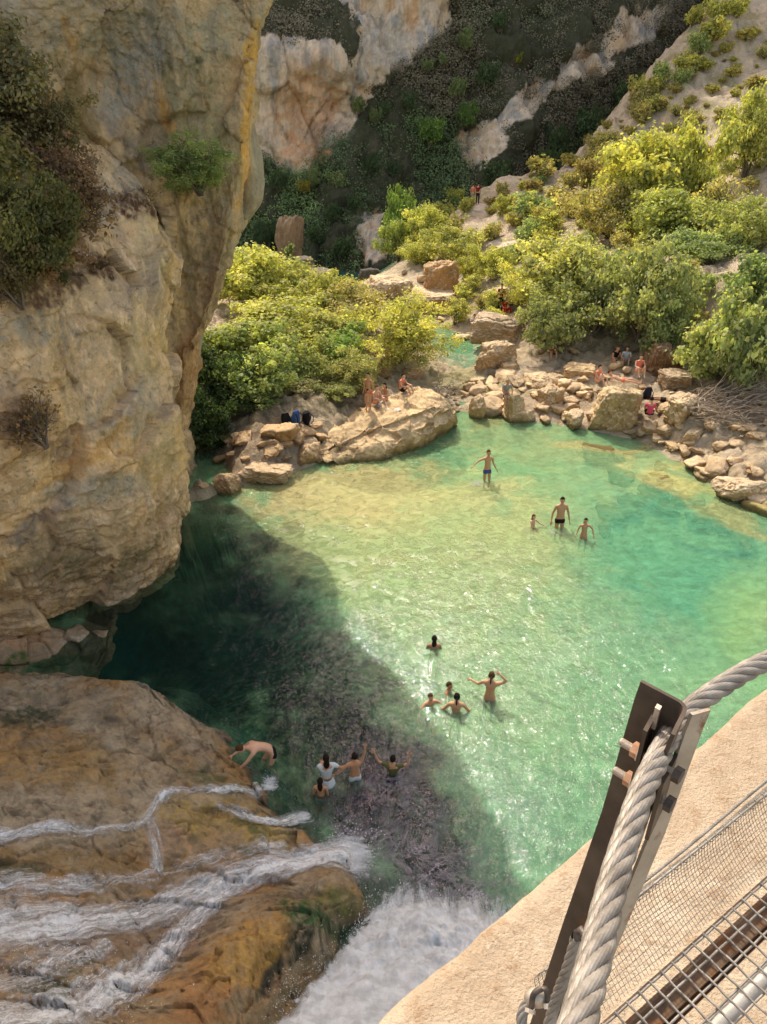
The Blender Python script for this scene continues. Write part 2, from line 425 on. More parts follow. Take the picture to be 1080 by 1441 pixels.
c = np.empty_like(MP); c[:] = (0.085, 0.085, 0.048)
nn = fbm(MP * 0.25, 4, 0.6, 47)
c = lerp(c, (0.20, 0.16, 0.12), sstep(0.28, 0.45, nn) * 0.6)
rc = np.empty_like(MP); rc[:] = (0.88, 0.71, 0.52)  # base raised: distance haze put into the rock colour
st = fbm(MP * np.array([0.9, 0.9, 0.06]), 5, 0.65, 52)
rc = lerp(rc, (0.50, 0.46, 0.41), sstep(0.0, 0.35, st))
rc = lerp(rc, (0.74, 0.50, 0.28), sstep(0.05, 0.45, -st))
c = np.where(rm[..., None], rc, c)
crev = sstep(0.05, 0.5, -ridged(MP * 0.4, 4, 0.6, 93)); c = lerp(c, (0.17, 0.13, 0.10), crev * rm * 0.6)
paint(c, MP, [(430, 150, 55, 70, 10, (0.90, 0.50, 0.24), .75), (425, 215, 40, 26, 20, (0.88, 0.48, 0.24), .85), (583, 20, 9, 30, 5, (0.78, 0.46, 0.24), .8), (440, 170, 2.5, 50, 30, (0.2, 0.12, 0.08), .8), (400, 190, 2.5, 18, -20, (.2, .12, .08), .7),
              (385, 100, 8, 60, 0, (0.40, 0.39, 0.38), .5), (470, 195, 25, 22, 0, (0.42, 0.36, 0.32), .6), (540, 60, 45, 40, 0, (0.56, 0.54, 0.47), .5)], 4, 3, 0.5)
mountain = obj('mountain', np_mesh('mountain', MP2.reshape(-1, 3), grid_faces(MR, MC), True, c.reshape(-1, 3)),
               rock_vc('mountain_rock', 0.16, 0.9, 5.0, 0.7, 0.8, 0.95, 0.4, 0.35, 0.5))
tag(mountain, kind='structure')

# ------------------------------------------------------------------ near cliffs on the left
def sheet(name, ctrl, R, C, disp, blobs, base, mat, extra=None, seed=0, flip=False, warp=12):
    P = catmull(catmull(np.array(ctrl, float), R, 0), C, 1)
    N = grid_normals(P)
    if N[R // 2, C // 3] @ (np.array([0, 0, H]) - P[R // 2, C // 3]) < 0: N = -N; flip = not flip
    P2 = P + N * disp(P)[..., None]
    c = np.empty_like(P); c[:] = base
    if extra: c = extra(c, P2)
    paint(c, P2, blobs, seed, warp)
    F = grid_faces(R, C)
    if flip: F = F[:, ::-1]
    o = obj(name, np_mesh(name, P2.reshape(-1, 3), F, True, c.reshape(-1, 3)), mat)
    tag(o, kind='structure'); return o

def wrap(row, d1, d2, d3):
    e = row[-1]
    return row + [e + np.array(d1), e + np.array(d2), e + np.array(d3)]

mat_cliff = rock_vc('cliff_limestone', 0.55, 3.2, 18.0, .8, 0.16, 0.92, 0.55, 0.35, 0.8)
rows = []
wall = [(-1500, 362), (-900, 388), (-500, 394), (-250, 390), (-120, 384), (-30, 380), (10, 374), (60, 364), (130, 355), (220, 345), (300, 334), (380, 316), (450, 299), (520, 272), (600, 262), (700, 262), (760, 262)]
for k, (py, e) in enumerate(wall):
    dy = {0: 2, 1: 1, 2: 0.5}.get(k, 0)
    cols = [(-520, 22.6), (-250, 23.6), (-80, 24.5), (60, 25.0), (140, 25.7), (200, 26.2), (250, 26.4), (300, 26.6)]
    row = []
    for (x, Y) in cols:
        xx = x if e >= 330 else x - (330 - e) * max(0, (x + 80)) / 380.0
        # hollow to the left of the pillar-like nose, pale scoop
        yy = Y + dy + (1.0 * math.exp(-((x - 170) / 70.0) ** 2 - ((py - 130) / 110.0) ** 2))
        row.append(PY(xx, py, yy))
    row.append(PY(e - 8, py, 26.5 + dy)); row.append(PY(e, py, 26.9 + dy))
    rows.append(wrap(row, (0.02, .9, 0), (-.9, 2.2, 0), (-7, 7, 0)))
def d_wall(P):
    return -.14 + facets(P, 2.6, .42, 3, crack=.08)[0] + facets(P, .8, .13, 4, stretch=(1, 1, 1.5), crack=.12, warp=.6)[0] + facets(P, .28, .04, 6)[0] + ridged(P * 0.35, 5, 0.5, 3) * 0.12 + fbm(P * np.array([1.2, 1.2, 0.35]), 5, 0.55, 7) * 0.22 + ridged(P * 1.7, 5, 0.6, 13) * 0.10
def x_wall(c, P):
    st = fbm(P * np.array([1.5, 1.5, 0.14]), 5, 0.6, 22)
    c = lerp(c, (0.24, 0.22, 0.13), sstep(0.03, 0.3, st) * 0.85)
    cv = sstep(.1, .6, -ridged(P * 1.3, 5, .6, 13)); c = c * (1 - .4 * cv[..., None])  # crevice shade painted into the wall colour
    c = c * np.array([1.56, 1.28, 1.04])
    c = lerp(c, (0.52, 0.46, 0.33), sstep(0.08, 0.45, -st) * 0.6)
    return c
sheet('cliff', rows, 520, 420, d_wall,
      [(100, 30, 190, 60, 0, (0.50, 0.43, 0.32), .7), (230, 60, 110, 50, 0, (0.40, 0.38, 0.27), .6), (330, 40, 60, 40, 0, (0.46, 0.42, 0.29), .6),
       (270, 160, 60, 110, 0, (0.36, 0.32, 0.18), .7), (180, 110, 35, 85, 32, (0.46, 0.44, 0.38), .8), (200, 190, 45, 60, 20, (0.37, 0.30, 0.20), .7),
       (102, 55, 7, 40, -15, (0.62, 0.36, 0.13), .8), (232, 160, 9, 48, -12, (0.72, 0.42, 0.13), .95), (242, 195, 5, 22, 0, (0.72, 0.42, 0.13), .8),
       (352, 100, 9, 75, 5, (0.86, 0.50, 0.12), 1.0), (345, 200, 9, 70, 6, (0.82, 0.46, 0.11), 1.0), (340, 270, 7, 50, 8, (0.76, 0.44, 0.12), .9), (262, 285, 7, 40, -10, (0.6, 0.38, 0.14), .6),  # orange strips on the right edge: sunlight painted into the rock
       (300, 250, 40, 80, 0, (0.33, 0.29, 0.15), .55), (285, 380, 40, 90, 8, (0.30, 0.23, 0.15), .75), (265, 520, 26, 70, 12, (0.52, 0.30, 0.13), .8), (320, 330, 14, 60, 10, (0.42, 0.36, 0.22), .6),
       (232, 92, 12, 14, 0, (0.14, 0.13, 0.07), .8), (278, 78, 7, 9, 0, (0.1, 0.1, 0.05), .8), (330, 5, 5, 6, 0, (0.1, 0.08, 0.05), .9), (175, 200, 90, 9, 48, (0.30, 0.24, 0.19), .6)],
      (0.44, 0.38, 0.26), mat_cliff, x_wall, 1, False, 7)

front = [
 [(-300, 60, 21.5), (-90, 90, 22.5), (40, 150, 24.0), (110, 190, 24.9), (170, 225, 25.5), (215, 262, 26.0), (236, 285, 26.5)],
 [(-300, 150, 15), (-90, 200, 17), (30, 235, 19.5), (100, 255, 21.4), (160, 270, 23), (212, 286, 24.2), (244, 302, 25.2)],
 [(-300, 260, 13.4), (-90, 290, 15.4), (30, 310, 17.6), (100, 320, 19.8), (165, 325, 21.6), (215, 330, 23.2), (248, 336, 24.4)],
 [(-300, 390, 12.3), (-90, 400, 14.6), (35, 410, 16.6), (105, 410, 18.6), (170, 410, 20.4), (215, 410, 22.2), (245, 410, 23.6)],
 [(-300, 500, 11.8), (-90, 505, 14.1), (38, 510, 16.0), (108, 510, 17.8), (170, 510, 19.4), (215, 510, 21.2), (243, 510, 22.8)],
 [(-300, 600, 11.7), (-90, 605, 13.9), (40, 610, 15.8), (110, 610, 17.2), (175, 610, 18.6), (222, 610, 20.2), (251, 610, 21.9)],
 [(-300, 690, 11.7), (-90, 695, 13.9), (40, 695, 15.6), (110, 695, 16.9), (175, 695, 18.2), (228, 695, 19.8), (258, 695, 21.3)],
 [(-300, 770, 11.9), (-90, 775, 14.1), (40, 775, 15.7), (110, 772, 16.9), (180, 768, 18.2), (232, 764, 19.6), (260, 758, 20.9)],
 [(-300, 845, 12.3), (-90, 850, 14.6), (40, 848, 16.1), (110, 842, 17.3), (178, 828, 18.5), (228, 810, 19.6), (254, 796, 20.5)],
 [(-300, 895, 12.9), (-90, 897, 15.2), (40, 893, 16.6), (108, 876, 17.7), (172, 858, 18.8), (222, 832, 19.7), (249, 808, 20.4)],
]
rows = []
for k, r in enumerate(front):
    row = [PY(*a) for a in r]
    rows.append(wrap(row, (-.10, 1.1, 0), (-1.0, 2.6, 0), (-4, 5, 0)))
last = rows[-1]
rows.append([p + np.array([-.7, 1.2, -.35]) for p in last])
rows.append([p + np.array([-2.0, 2.8, -2.5]) for p in last])
def d_front(P):
    S = P @ np.array([[0.9, 0, -0.35], [0, 1, 0], [0.35, 0, 0.9]]).T
    return facets(P, 2.4, .62, 5, crack=.08)[0] + -.22 + facets(S, .85, .12, 8, stretch=(1.4, 1.4, .8), crack=.15, warp=.6)[0] + facets(S, .30, .03, 9)[0] + ridged(P * 0.28, 5, 0.5, 23) * 0.14 + fbm(S * np.array([0.5, 0.5, 1.1]), 5, 0.55, 27) * 0.10 + ridged(S * np.array([1.2, 1.2, 2.6]), 5, 0.6, 33) * 0.08
def x_front(c, P):
    n = fbm(P * 0.6, 5, 0.6, 37); n2 = fbm(P * 2.5, 4, 0.65, 39)
    c = lerp(c, (0.55, 0.44, 0.24), sstep(0.0, 0.35, n) * 0.7)
    c = lerp(c, (0.36, 0.34, 0.30), sstep(0.05, 0.35, -n) * 0.6)
    c = lerp(c, (0.64, 0.57, 0.44), sstep(0.1, 0.4, n2) * 0.7)
    cv = sstep(.1, .6, -ridged(P * 1.5, 5, .6, 16)); c = c * (1 - .45 * cv[..., None])  # shade in the crevices painted into the buttress colour
    e = facets(P, .85, 1, 8, stretch=(1.4, 1.4, .8), warp=.6)[1]; c = c * (1 - .4 * (1 - sstep(0, .05, e)) * sstep(-.1, .2, fbm(P * .7, 3, s=4)))[..., None]
    c = c * np.array([1.58, 1.29, 1.04])
    return c
sheet('cliff_buttress', rows, 520, 420, d_front,
      [(140, 270, 60, 60, 40, (0.50, 0.45, 0.35), .7), (215, 350, 30, 70, 0, (0.58, 0.50, 0.30), .5), (236, 380, 10, 60, 0, (0.66, 0.42, 0.16), .7), (244, 310, 6, 20, 0, (.62, .36, .12), .7),
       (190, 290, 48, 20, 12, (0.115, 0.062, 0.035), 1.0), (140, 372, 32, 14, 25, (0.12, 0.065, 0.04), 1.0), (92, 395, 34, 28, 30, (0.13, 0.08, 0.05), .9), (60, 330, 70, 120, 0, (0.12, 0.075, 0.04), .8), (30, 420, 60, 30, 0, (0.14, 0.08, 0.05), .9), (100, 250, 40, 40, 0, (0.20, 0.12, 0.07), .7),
       (45, 600, 70, 50, 20, (0.26, 0.17, 0.12), .75), (40, 470, 70, 30, 0, (0.42, 0.39, 0.33), .7), (200, 500, 40, 60, 0, (0.56, 0.44, 0.22), .6), (180, 580, 70, 40, -30, (0.42, 0.38, 0.30), .7),
       (120, 640, 90, 16, -38, (0.60, 0.34, 0.12), .8), (170, 560, 60, 12, -50, (0.58, 0.36, 0.14), .6), (130, 690, 90, 22, -12, (0.50, 0.45, 0.36), .8), (60, 735, 70, 12, -30, (0.26, 0.24, 0.24), .7),
       (225, 640, 40, 50, 0, (0.54, 0.42, 0.22), .6), (215, 760, 50, 70, 20, (0.52, 0.33, 0.15), .7), (110, 780, 110, 50, -15, (0.42, 0.31, 0.16), .6), (60, 800, 80, 26, -10, (0.24, 0.19, 0.10), .6), (190, 790, 60, 16, -40, (0.22, 0.19, 0.09), .7),
       (50, 850, 90, 22, 0, (0.50, 0.34, 0.19), .7), (150, 835, 80, 16, -20, (0.50, 0.36, 0.20), .6), (235, 800, 20, 14, 0, (.2, .14, .08), .7)],
      (0.47, 0.41, 0.30), mat_cliff, x_front, 2, False, 10)

rows = []
for (py, e) in [(-60, 330), (60, 335), (150, 338), (190, 350), (230, 361), (270, 365), (300, 357), (325, 322), (350, 312), (400, 300), (470, 280), (560, 262)]:
    row = [PY(200, py, 28.6), PY(270, py, 28.2), PY(min(e - 26, 325), py, 27.7), PY(e - 10, py, 27.5), PY(e, py, 27.8)]
    rows.append(wrap(row, (.0, .8, 0), (-.7, 1.6, 0), (-5, 4, 0)))
sheet('cliff_spur', rows, 200, 140, lambda P: ridged(P * 0.6, 4, 0.5, 43) * 0.12 + fbm(P * np.array([1.6, 1.6, 0.5]), 4, 0.5, 45) * 0.12,
      [(345, 220, 8, 60, 0, (0.6, 0.4, 0.16), .6), (355, 290, 14, 50, 0, (0.34, 0.29, 0.2), .5)], (0.44, 0.38, 0.26), mat_cliff, None, 3, False, 4)

# low block in the dark gap between the buttress and the cascade rock
rows = []
for r in [[(-300, 905, 15.5), (-60, 890, 16.8), (30, 884, 17.1), (90, 880, 17.4), (130, 880, 17.5), (150, 886, 17.4)],
          [(-300, 930, 13.5), (-60, 905, 15.0), (30, 896, 16.0), (90, 892, 16.5), (130, 892, 16.8), (155, 895, 16.9)],
          [(-300, 960, 13.0), (-60, 930, 14.7), (30, 922, 15.5), (90, 915, 16.1), (128, 912, 16.4), (152, 912, 16.5)],
          [(-300, 990, 12.8), (-60, 960, 14.5), (30, 950, 15.2), (90, 944, 15.7), (122, 940, 16.0), (141, 936, 16.1)],
          [(-300, 1020, 13), (-60, 990, 14.3), (30, 975, 15.1), (85, 962, 15.5), (112, 956, 15.8), (128, 950, 15.9)]]:
    rows.append(wrap([PY(*a) for a in r], (-.05, .5, 0), (-.6, 1.6, -.1), (-3, 3, -.3)))
rows.append([p + np.array([-.3, .6, -.8]) for p in rows[-1]])
sheet('rock_shelf', rows, 160, 200, lambda P: facets(P, .8, .2, 51)[0] + ridged(P * 0.9, 5, 0.55, 53) * 0.10 + fbm(P * 2.4, 4, 0.5, 55) * 0.08,
      [(40, 900, 50, 12, 0, (0.62, 0.36, 0.18), .7), (115, 905, 30, 14, 0, (0.62, 0.52, 0.40), .8), (70, 935, 60, 10, -10, (0.10, 0.13, 0.04), .8), (20, 930, 26, 12, -30, (0.08, 0.14, 0.03), .9), (20, 888, 30, 5, 0, (.1, .12, .04), .7)],
      (0.42, 0.31, 0.20), mat_cliff, None, 4, False, 5)
# ------------------------------------------------------------------ cascade rock (bottom left)
Lc = []
for a in [(0, 955, 1.5), (100, 955, 1.35), (190, 962, 1.15), (-150, 960, 1.7), (240, 1000, .75), (280, 1030, .5), (320, 1060, .12), (345, 1090, .08), (365, 1120, .10), (385, 1150, .1), (410, 1175, .1), (432, 1200, .05),
          (60, 1010, 1.6), (0, 1040, 1.9), (140, 1020, 1.4), (200, 1040, 1.05), (260, 1070, .62), (310, 1100, .38), (100, 1100, 1.65), (0, 1120, 2.0), (200, 1110, 1.1), (-150, 1100, 2.3),
          (0, 1175, 1.95), (120, 1165, 1.45), (200, 1160, .98), (240, 1125, .8), (330, 1120, .45), (0, 1215, 2.05), (120, 1210, 1.5), (200, 1200, 1.02), (230, 1180, .9), (300, 1150, .62), (370, 1170, .36), (330, 1195, .5), (260, 1165, .95), (235, 1230, .75),
          (0, 1260, 2.1), (120, 1255, 1.5), (220, 1245, .85), (320, 1225, .45), (430, 1212, .15), (500, 1205, -.1), (0, 1320, 2.3), (100, 1310, 1.75), (200, 1300, 1.25), (280, 1280, .75), (350, 1250, .4),
          (0, 1390, 3.0), (120, 1360, 2.3), (200, 1345, 1.6), (250, 1320, 1.1), (60, 1441, 3.5), (150, 1420, 2.6), (220, 1370, 1.6), (300, 1290, .75), (-150, 1441, 4.5), (-150, 1300, 3.2), (-150, 1200, 2.7),
          (380, 1262, .75), (430, 1262, .7), (480, 1272, .55), (505, 1285, .15), (450, 1300, .9), (400, 1300, 1.2), (340, 1320, 1.5), (300, 1370, 1.9), (250, 1430, 2.3), (380, 1370, 1.1), (420, 1340, .8), (340, 1420, 1.6), (300, 1470, 2.2), (200, 1500, 3.2), (100, 1560, 4.5), (400, 1420, .6), (450, 1370, .3), (370, 1470, 1.0)]:
    p = PZ(*a); Lc.append((p[0], p[1], a[2]))
for (px, py) in [(235, 970), (275, 1003), (312, 1028), (350, 1060), (378, 1095), (400, 1130), (430, 1165), (465, 1190)]:
    p = PZ(px, py, -1.0); Lc.append((p[0] + .25, p[1] + .25, -1.2))
for (px, py) in [(530, 1270), (500, 1340), (470, 1420)]:
    p = PZ(px, py, -.6); Lc.append((p[0], p[1], -.8))
Lc += [(-9, 15.2, -.5), (-6.5, 14.6, -.6), (-4.6, 14.2, -1.1), (-12, 15.5, 0), (-1, 1, 3), (-4, 1, 5), (-9, 3, 5), (2.0, 7, -1.5), (1.5, 4, -1), (3, 10, -3), (1, 13, -4), (-3, 15.5, -4), (-14, 8, 4.5)]
Lc = np.array(Lc); lt = TPS(Lc[:, :2], Lc[:, 2], 2e-4)
def ledge_z(x, y):
    x = np.asarray(x, float); y = np.asarray(y, float)
    z = lt(x, y); P = np.stack([x, y, z * 1.5], -1)
    S = np.stack([x * 0.6 + y * 0.25, y * 1.5 - x * 0.5, z * 2.0], -1)
    z = z + ridged(S * 0.9, 5, 0.55, 101) * 0.15 + fbm(S * 2.2, 4, 0.55, 105) * 0.08 + ridged(P * 4.2, 4, 0.6, 107) * 0.035
    z = z + facets(S, .9, .14, 131, crack=.25)[0] + facets(S, .30, .045, 133, crack=.25)[0]
    t = z * 3.2 + fbm(P * 0.8, 3, s=109)
    z = z + (np.abs((t % 1) - .5) - .25) * 0.10 * sstep(.2, .8, z)
    return np.maximum(z, -2.6)
LR, LCn = 640, 640
yv = np.linspace(1.0, 15.6, LR); xv = np.linspace(-13.5, 2.6, LCn)
XX, YY = np.meshgrid(xv, yv); LP = np.stack([XX, YY, ledge_z(XX, YY)], -1)
c = np.empty_like(LP); c[:] = (0.34, 0.24, 0.13)
n = fbm(LP * 0.9, 5, 0.6, 111); n2 = fbm(LP * 4, 4, 0.65, 115)
c = lerp(c, (0.40, 0.22, 0.075), sstep(-.05, .3, n) * .8); c = lerp(c, (0.46, 0.38, 0.27), sstep(.02, .35, -n) * .6); c = lerp(c, (0.14, 0.09, 0.05), sstep(.1, .4, n2) * .6)
paint(c, LP, [(100, 985, 130, 26, 5, (0.36, 0.29, 0.20), .6), (230, 1010, 90, 26, 35, (0.46, 0.36, 0.25), .8), (45, 1010, 50, 18, 5, (0.05, 0.055, 0.02), .9), (180, 1045, 26, 9, -10, (0.08, 0.06, 0.03), .8), (90, 1080, 110, 34, 5, (0.44, 0.26, 0.08), .7),
              (280, 1085, 55, 10, 15, (0.07, 0.08, 0.02), .8), (330, 1110, 30, 12, 10, (.10, .12, .03), .6), (150, 1040, 70, 18, 25, (0.46, 0.35, 0.22), .6), (210, 1080, 70, 20, 10, (0.42, 0.31, 0.19), .6),
              (90, 1215, 170, 26, 5, (0.26, 0.16, 0.05), .8), (20, 1230, 50, 10, 0, (0.06, 0.07, 0.02), .8), (310, 1150, 90, 34, 14, (0.40, 0.27, 0.07), .85), (370, 1175, 50, 22, 14, (0.40, 0.28, 0.08), .8), (350, 1165, 30, 6, 10, (0.07, 0.09, 0.02), .8), (350, 1195, 30, 6, -10, (0.07, 0.09, 0.02), .8),
              (230, 1185, 30, 34, 20, (0.40, 0.26, 0.16), .8), (265, 1180, 5, 30, -35, (0.6, 0.36, 0.18), .7), (150, 1330, 170, 30, -15, (0.22, 0.14, 0.09), .7), (60, 1390, 70, 26, 0, (0.05, 0.07, 0.02), .8), (110, 1355, 30, 10, 0, (0.03, 0.05, 0.015), .9),
              (350, 1340, 90, 45, -40, (0.44, 0.24, 0.05), .95), (290, 1400, 60, 45, -40, (0.34, 0.17, 0.06), .9), (250, 1340, 60, 14, -45, (0.28, 0.16, 0.10), .8), (430, 1262, 60, 16, 8, (0.13, 0.10, 0.06), .8), (460, 1275, 45, 16, 10, (0.20, 0.17, 0.05), .8),
              (440, 1292, 70, 20, 22, (0.02, 0.075, 0.01), 1.0), (480, 1262, 45, 22, 8, (0.20, 0.20, 0.05), .9), (425, 1330, 34, 26, -45, (0.025, 0.035, 0.018), 1.0), (385, 1378, 42, 14, -50, (0.025, 0.03, 0.018), .95), (350, 1345, 70, 30, -40, (0.52, 0.33, 0.09), .6)], 5, 9, 1.6)
cv = sstep(.05, .55, -ridged(np.stack([LP[..., 0] * .6 + LP[..., 1] * .25, LP[..., 1] * 1.5 - LP[..., 0] * .5, LP[..., 2] * 2], -1) * .9, 5, .6, 101)); c = c * (1 - .6 * cv[..., None])  # shade in the ledge creases painted into the colour
cv = sstep(.1, .5, -ridged(LP * 3.3, 4, .6, 121)); c = c * (1 - .45 * cv[..., None])  # finer crease shade, also painted in
c = c * np.array([.92, .93, .90])
wet = 1 - sstep(0.02, 0.22, LP[..., 2] + n * .1); c = c * (1 - 0.55 * wet[..., None])
c = lerp(c, (0.02, 0.08, 0.05), sstep(-0.05, -.5, LP[..., 2]))
nb = NB('wet_travertine'); P = nb.geo(); cc = attr(nb)
n1 = nb.noise(2.2, 8, .65, P, .6); n2 = nb.noise(11, 6, .7, P); n3 = nb.noise(46, 3, .7, P)
f = nb.ramp(nb.math('ADD', nb.math('MULTIPLY', n1, .5), nb.math('ADD', nb.math('MULTIPLY', n2, .35), nb.math('MULTIPLY', n3, .2))), [(.38, .45), (.54, 1.0), (.70, 1.35)])
cc = nb.mix(1, cc, f, 'MULTIPLY')
rg = nb.ramp(n1, [(.35, .28), (.65, .75)])
mat_ledge = nb.finish(nb.bsdf(cc, rg, nb.bump(nb.math('ADD', n2, nb.math('MULTIPLY', n3, .5)), .8, .05), spec=.5))
ledge = obj('rock_ledge', np_mesh('rock_ledge', LP.reshape(-1, 3), grid_faces(LR, LCn)[:, ::-1], True, c.reshape(-1, 3)), mat_ledge)
tag(ledge, kind='structure')

# ------------------------------------------------------------------ water
def water_mat(name, deepcol, dmix, wave=1.0):
    nb = NB(name); P = nb.geo()
    a = nb.noise(1.8, 3, .6, nb.scale(P, (1, .7, 1)), .5); b = nb.noise(6.0, 3, .6, nb.scale(P, (1, .8, 1)), .5); d = nb.noise(20, 2, .5, P)
    h = nb.math('ADD', nb.math('MULTIPLY', a, 1.0), nb.math('ADD', nb.math('MULTIPLY', b, .36), nb.math('MULTIPLY', d, .07)))
    ds = nb.n('ShaderNodeVectorMath', operation='DISTANCE'); nb.link(nb.scale(P, (1, .75, 1)), ds.inputs[0]); ds.inputs[1].default_value = (3.4, 10.6, 0)
    ruf = nb.ramp(nb.math('ADD', nb.math('DIVIDE', ds.outputs['Value'], 10.0), nb.math('MULTIPLY', nb.math('SUBTRACT', nb.noise(.5, 3, .5, P), .5), .5)), [(.26, 1.0), (.62, .5)])
    h = nb.math('MULTIPLY', h, ruf)
    nrm = nb.bump(h, 1.0, .15 * wave)
    fr = nb.n('ShaderNodeFresnel'); fr.inputs['IOR'].default_value = 1.33; nb.link(nrm, fr.inputs['Normal'])
    tr = nb.n('ShaderNodeBsdfTransparent'); tr.inputs[0].default_value = (.86, .97, .88, 1)
    df = nb.n('ShaderNodeBsdfDiffuse')
    mot = nb.mix(1.0, attr(nb), nb.ramp(nb.noise(2.6, 5, .65, nb.scale(P, (1, 1.3, 1)), 1.0), [(.35, .72), (.5, 1.0), (.66, 1.35)]), 'MULTIPLY')
    nb.link(mot, df.inputs[0])
    m1 = nb.n('ShaderNodeMixShader'); m1.inputs[0].default_value = dmix; nb.link(tr.outputs[0], m1.inputs[1]); nb.link(df.outputs[0], m1.inputs[2])
    gl = nb.n('ShaderNodeBsdfGlossy'); gl.inputs['Roughness'].default_value = .045; gl.inputs[0].default_value = (.80, .76, 1.0, 1); nb.link(nrm, gl.inputs['Normal'])
    m2 = nb.n('ShaderNodeMixShader'); nb.link(nb.math('MULTIPLY', fr.outputs[0], nb.math('ADD', nb.math('MULTIPLY', ruf, 3.4), -1.3), True), m2.inputs[0]); nb.link(m1.outputs[0], m2.inputs[1]); nb.link(gl.outputs[0], m2.inputs[2])
    return nb.finish(m2.outputs[0])
mat_water = water_mat('pool_water', (0.10, 0.24, 0.13), .42)
def water_col(V):
    c = np.empty_like(V); c[:] = (0.22, 0.47, 0.24)
    paint(c, V, [(560, 760, 260, 150, 10, (0.56, 0.60, 0.26), .9), (480, 700, 150, 50, 0, (0.70, 0.60, 0.28), .9), (600, 690, 150, 40, 0, (0.54, 0.56, 0.26), .6), (950, 780, 180, 110, 15, (0.10, 0.42, 0.26), .85), (850, 640, 220, 30, 8, (0.32, 0.46, 0.22), .7),
                 (1050, 860, 60, 60, 0, (0.30, 0.48, 0.17), .5), (950, 676, 62, 20, 12, (0.66, 0.60, 0.24), .9), (860, 630, 90, 13, 6, (0.60, 0.52, 0.22), .8), (1030, 720, 60, 16, 20, (0.55, 0.50, 0.2), .7), (1000, 770, 50, 10, 15, (0.05, 0.26, 0.2), .7), (700, 596, 60, 8, 0, (.5, .48, .2), .7), (650, 900, 200, 160, 40, (0.34, 0.58, 0.27), .7), (850, 1050, 130, 130, 0, (0.20, 0.48, 0.22), .7),
                 (250, 860, 170, 150, 0, (0.004, 0.02, 0.017), 1.0), (280, 755, 60, 60, 0, (0.006, 0.035, 0.022), .9), (320, 930, 120, 110, 30, (0.006, 0.04, 0.03), .95), (395, 860, 50, 100, -35, (0.02, 0.06, 0.05), .8), (180, 900, 90, 90, 0, (0.002, 0.008, 0.007), 1.0),  # near-black blobs: deep water plus cliff shade painted into the colour
                 (480, 1070, 165, 90, 40, (0.016, 0.018, 0.026), .97), (580, 1160, 160, 85, 46, (0.024, 0.017, 0.034), .97), (620, 1260, 70, 50, 0, (0.02, 0.026, 0.034), .9), (130, 935, 120, 60, 0, (.003, .02, .015), .97), (265, 965, 120, 60, 30, (.004, .024, .018), .97), (330, 1015, 90, 60, 40, (.006, .035, .026), .9), (425, 1165, 70, 60, 40, (.012, .03, .03), .95), (440, 955, 150, 92, 46, (0.006, 0.034, 0.030), .95), (470, 1300, 110, 150, -40, (0.012, 0.03, 0.03), .95), (330, 1130, 90, 60, 30, (0.012, 0.05, 0.04), .9), (325, 1045, 40, 30, 0, (0.03, 0.16, 0.09), .7)], 6, 14, .5)  # dark teal and purple: cliff shade and sky reflection painted in
    return c
ny, nx = 300, 260
yy = np.linspace(1, 41, ny); xx = np.linspace(-14, 24, nx); XX, YY = np.meshgrid(xx, yy)
P0 = np.stack([XX, YY, 0 * XX], -1)
ZZ = fbm(P0 * np.array([1.1, .8, 1]), 3, .5, 201) * .018 + sstep(31, 40, YY) * .0
V = np.stack([XX, YY, ZZ], -1)
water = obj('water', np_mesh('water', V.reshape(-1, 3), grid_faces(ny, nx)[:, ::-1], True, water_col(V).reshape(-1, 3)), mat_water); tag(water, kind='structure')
yy = np.linspace(33.9, 47, 100); xx = np.linspace(-3, 14, 90); XX, YY = np.meshgrid(xx, yy)
V = np.stack([XX, YY, .12 + sstep(44, 52, YY) * .15 + 0 * XX], -1)
creek = obj('creek_water', np_mesh('creek_water', V.reshape(-1, 3), grid_faces(100, 90)[:, ::-1], True, np.tile([[.12, .34, .20]], (9000, 1))), mat_water); tag(creek, kind='structure')
# ------------------------------------------------------------------ foam and running water on the cascade rock
def foam_mat(name, col, th=0.45, stretch=(1.6, 7, 1), soft=0.12, noise2=0.5, con=2.6, cs=13, cv=.82, bs=.9):
    nb = NB(name); fl = attr(nb, 'flow', 'Vector'); P = nb.geo()
    sx = nb.n('ShaderNodeSeparateXYZ'); nb.link(fl, sx.inputs[0])
    n1 = nb.noise(1.0, 8, .7, nb.scale(fl, stretch), .8); n2 = nb.noise(17, 5, .75, P, 1.0)
    v = nb.math('ADD', nb.math('MULTIPLY', n1, 1 - noise2), nb.math('MULTIPLY', n2, noise2))
    v = nb.math('ADD', nb.math('MULTIPLY', nb.math('SUBTRACT', v, .5), con), sx.outputs['Z'])
    al = nb.ramp(v, [(th, 0.0), (th + soft, .65), (min(th + soft * 2.6, .99), 1.0)])
    cc = nb.mix(nb.ramp(nb.noise(cs, 4, .6, P), [(.38, 0.0), (.60, 1.0)]), tuple(x * cv for x in col), col)
    b = nb.bump(nb.math('ADD', n1, nb.math('MULTIPLY', n2, .5)), bs, .08)
    p = nb.bsdf(cc, .55, b, spec=.4)
    t = nb.n('ShaderNodeBsdfTransparent'); m = nb.n('ShaderNodeMixShader')
    nb.link(al, m.inputs[0]); nb.link(t.outputs[0], m.inputs[1]); nb.link(p, m.inputs[2])
    return nb.finish(m.outputs[0])
mat_foam = foam_mat('running_water', (.93, .97, .99), .32, (1.5, 9, 1), .50, .30, 3.0)
mat_splash = foam_mat('churned_water', (.80, .87, .92), .28, (1.0, 5.0, 1), .40, .30, 2.3, 4.0, .70, .9)
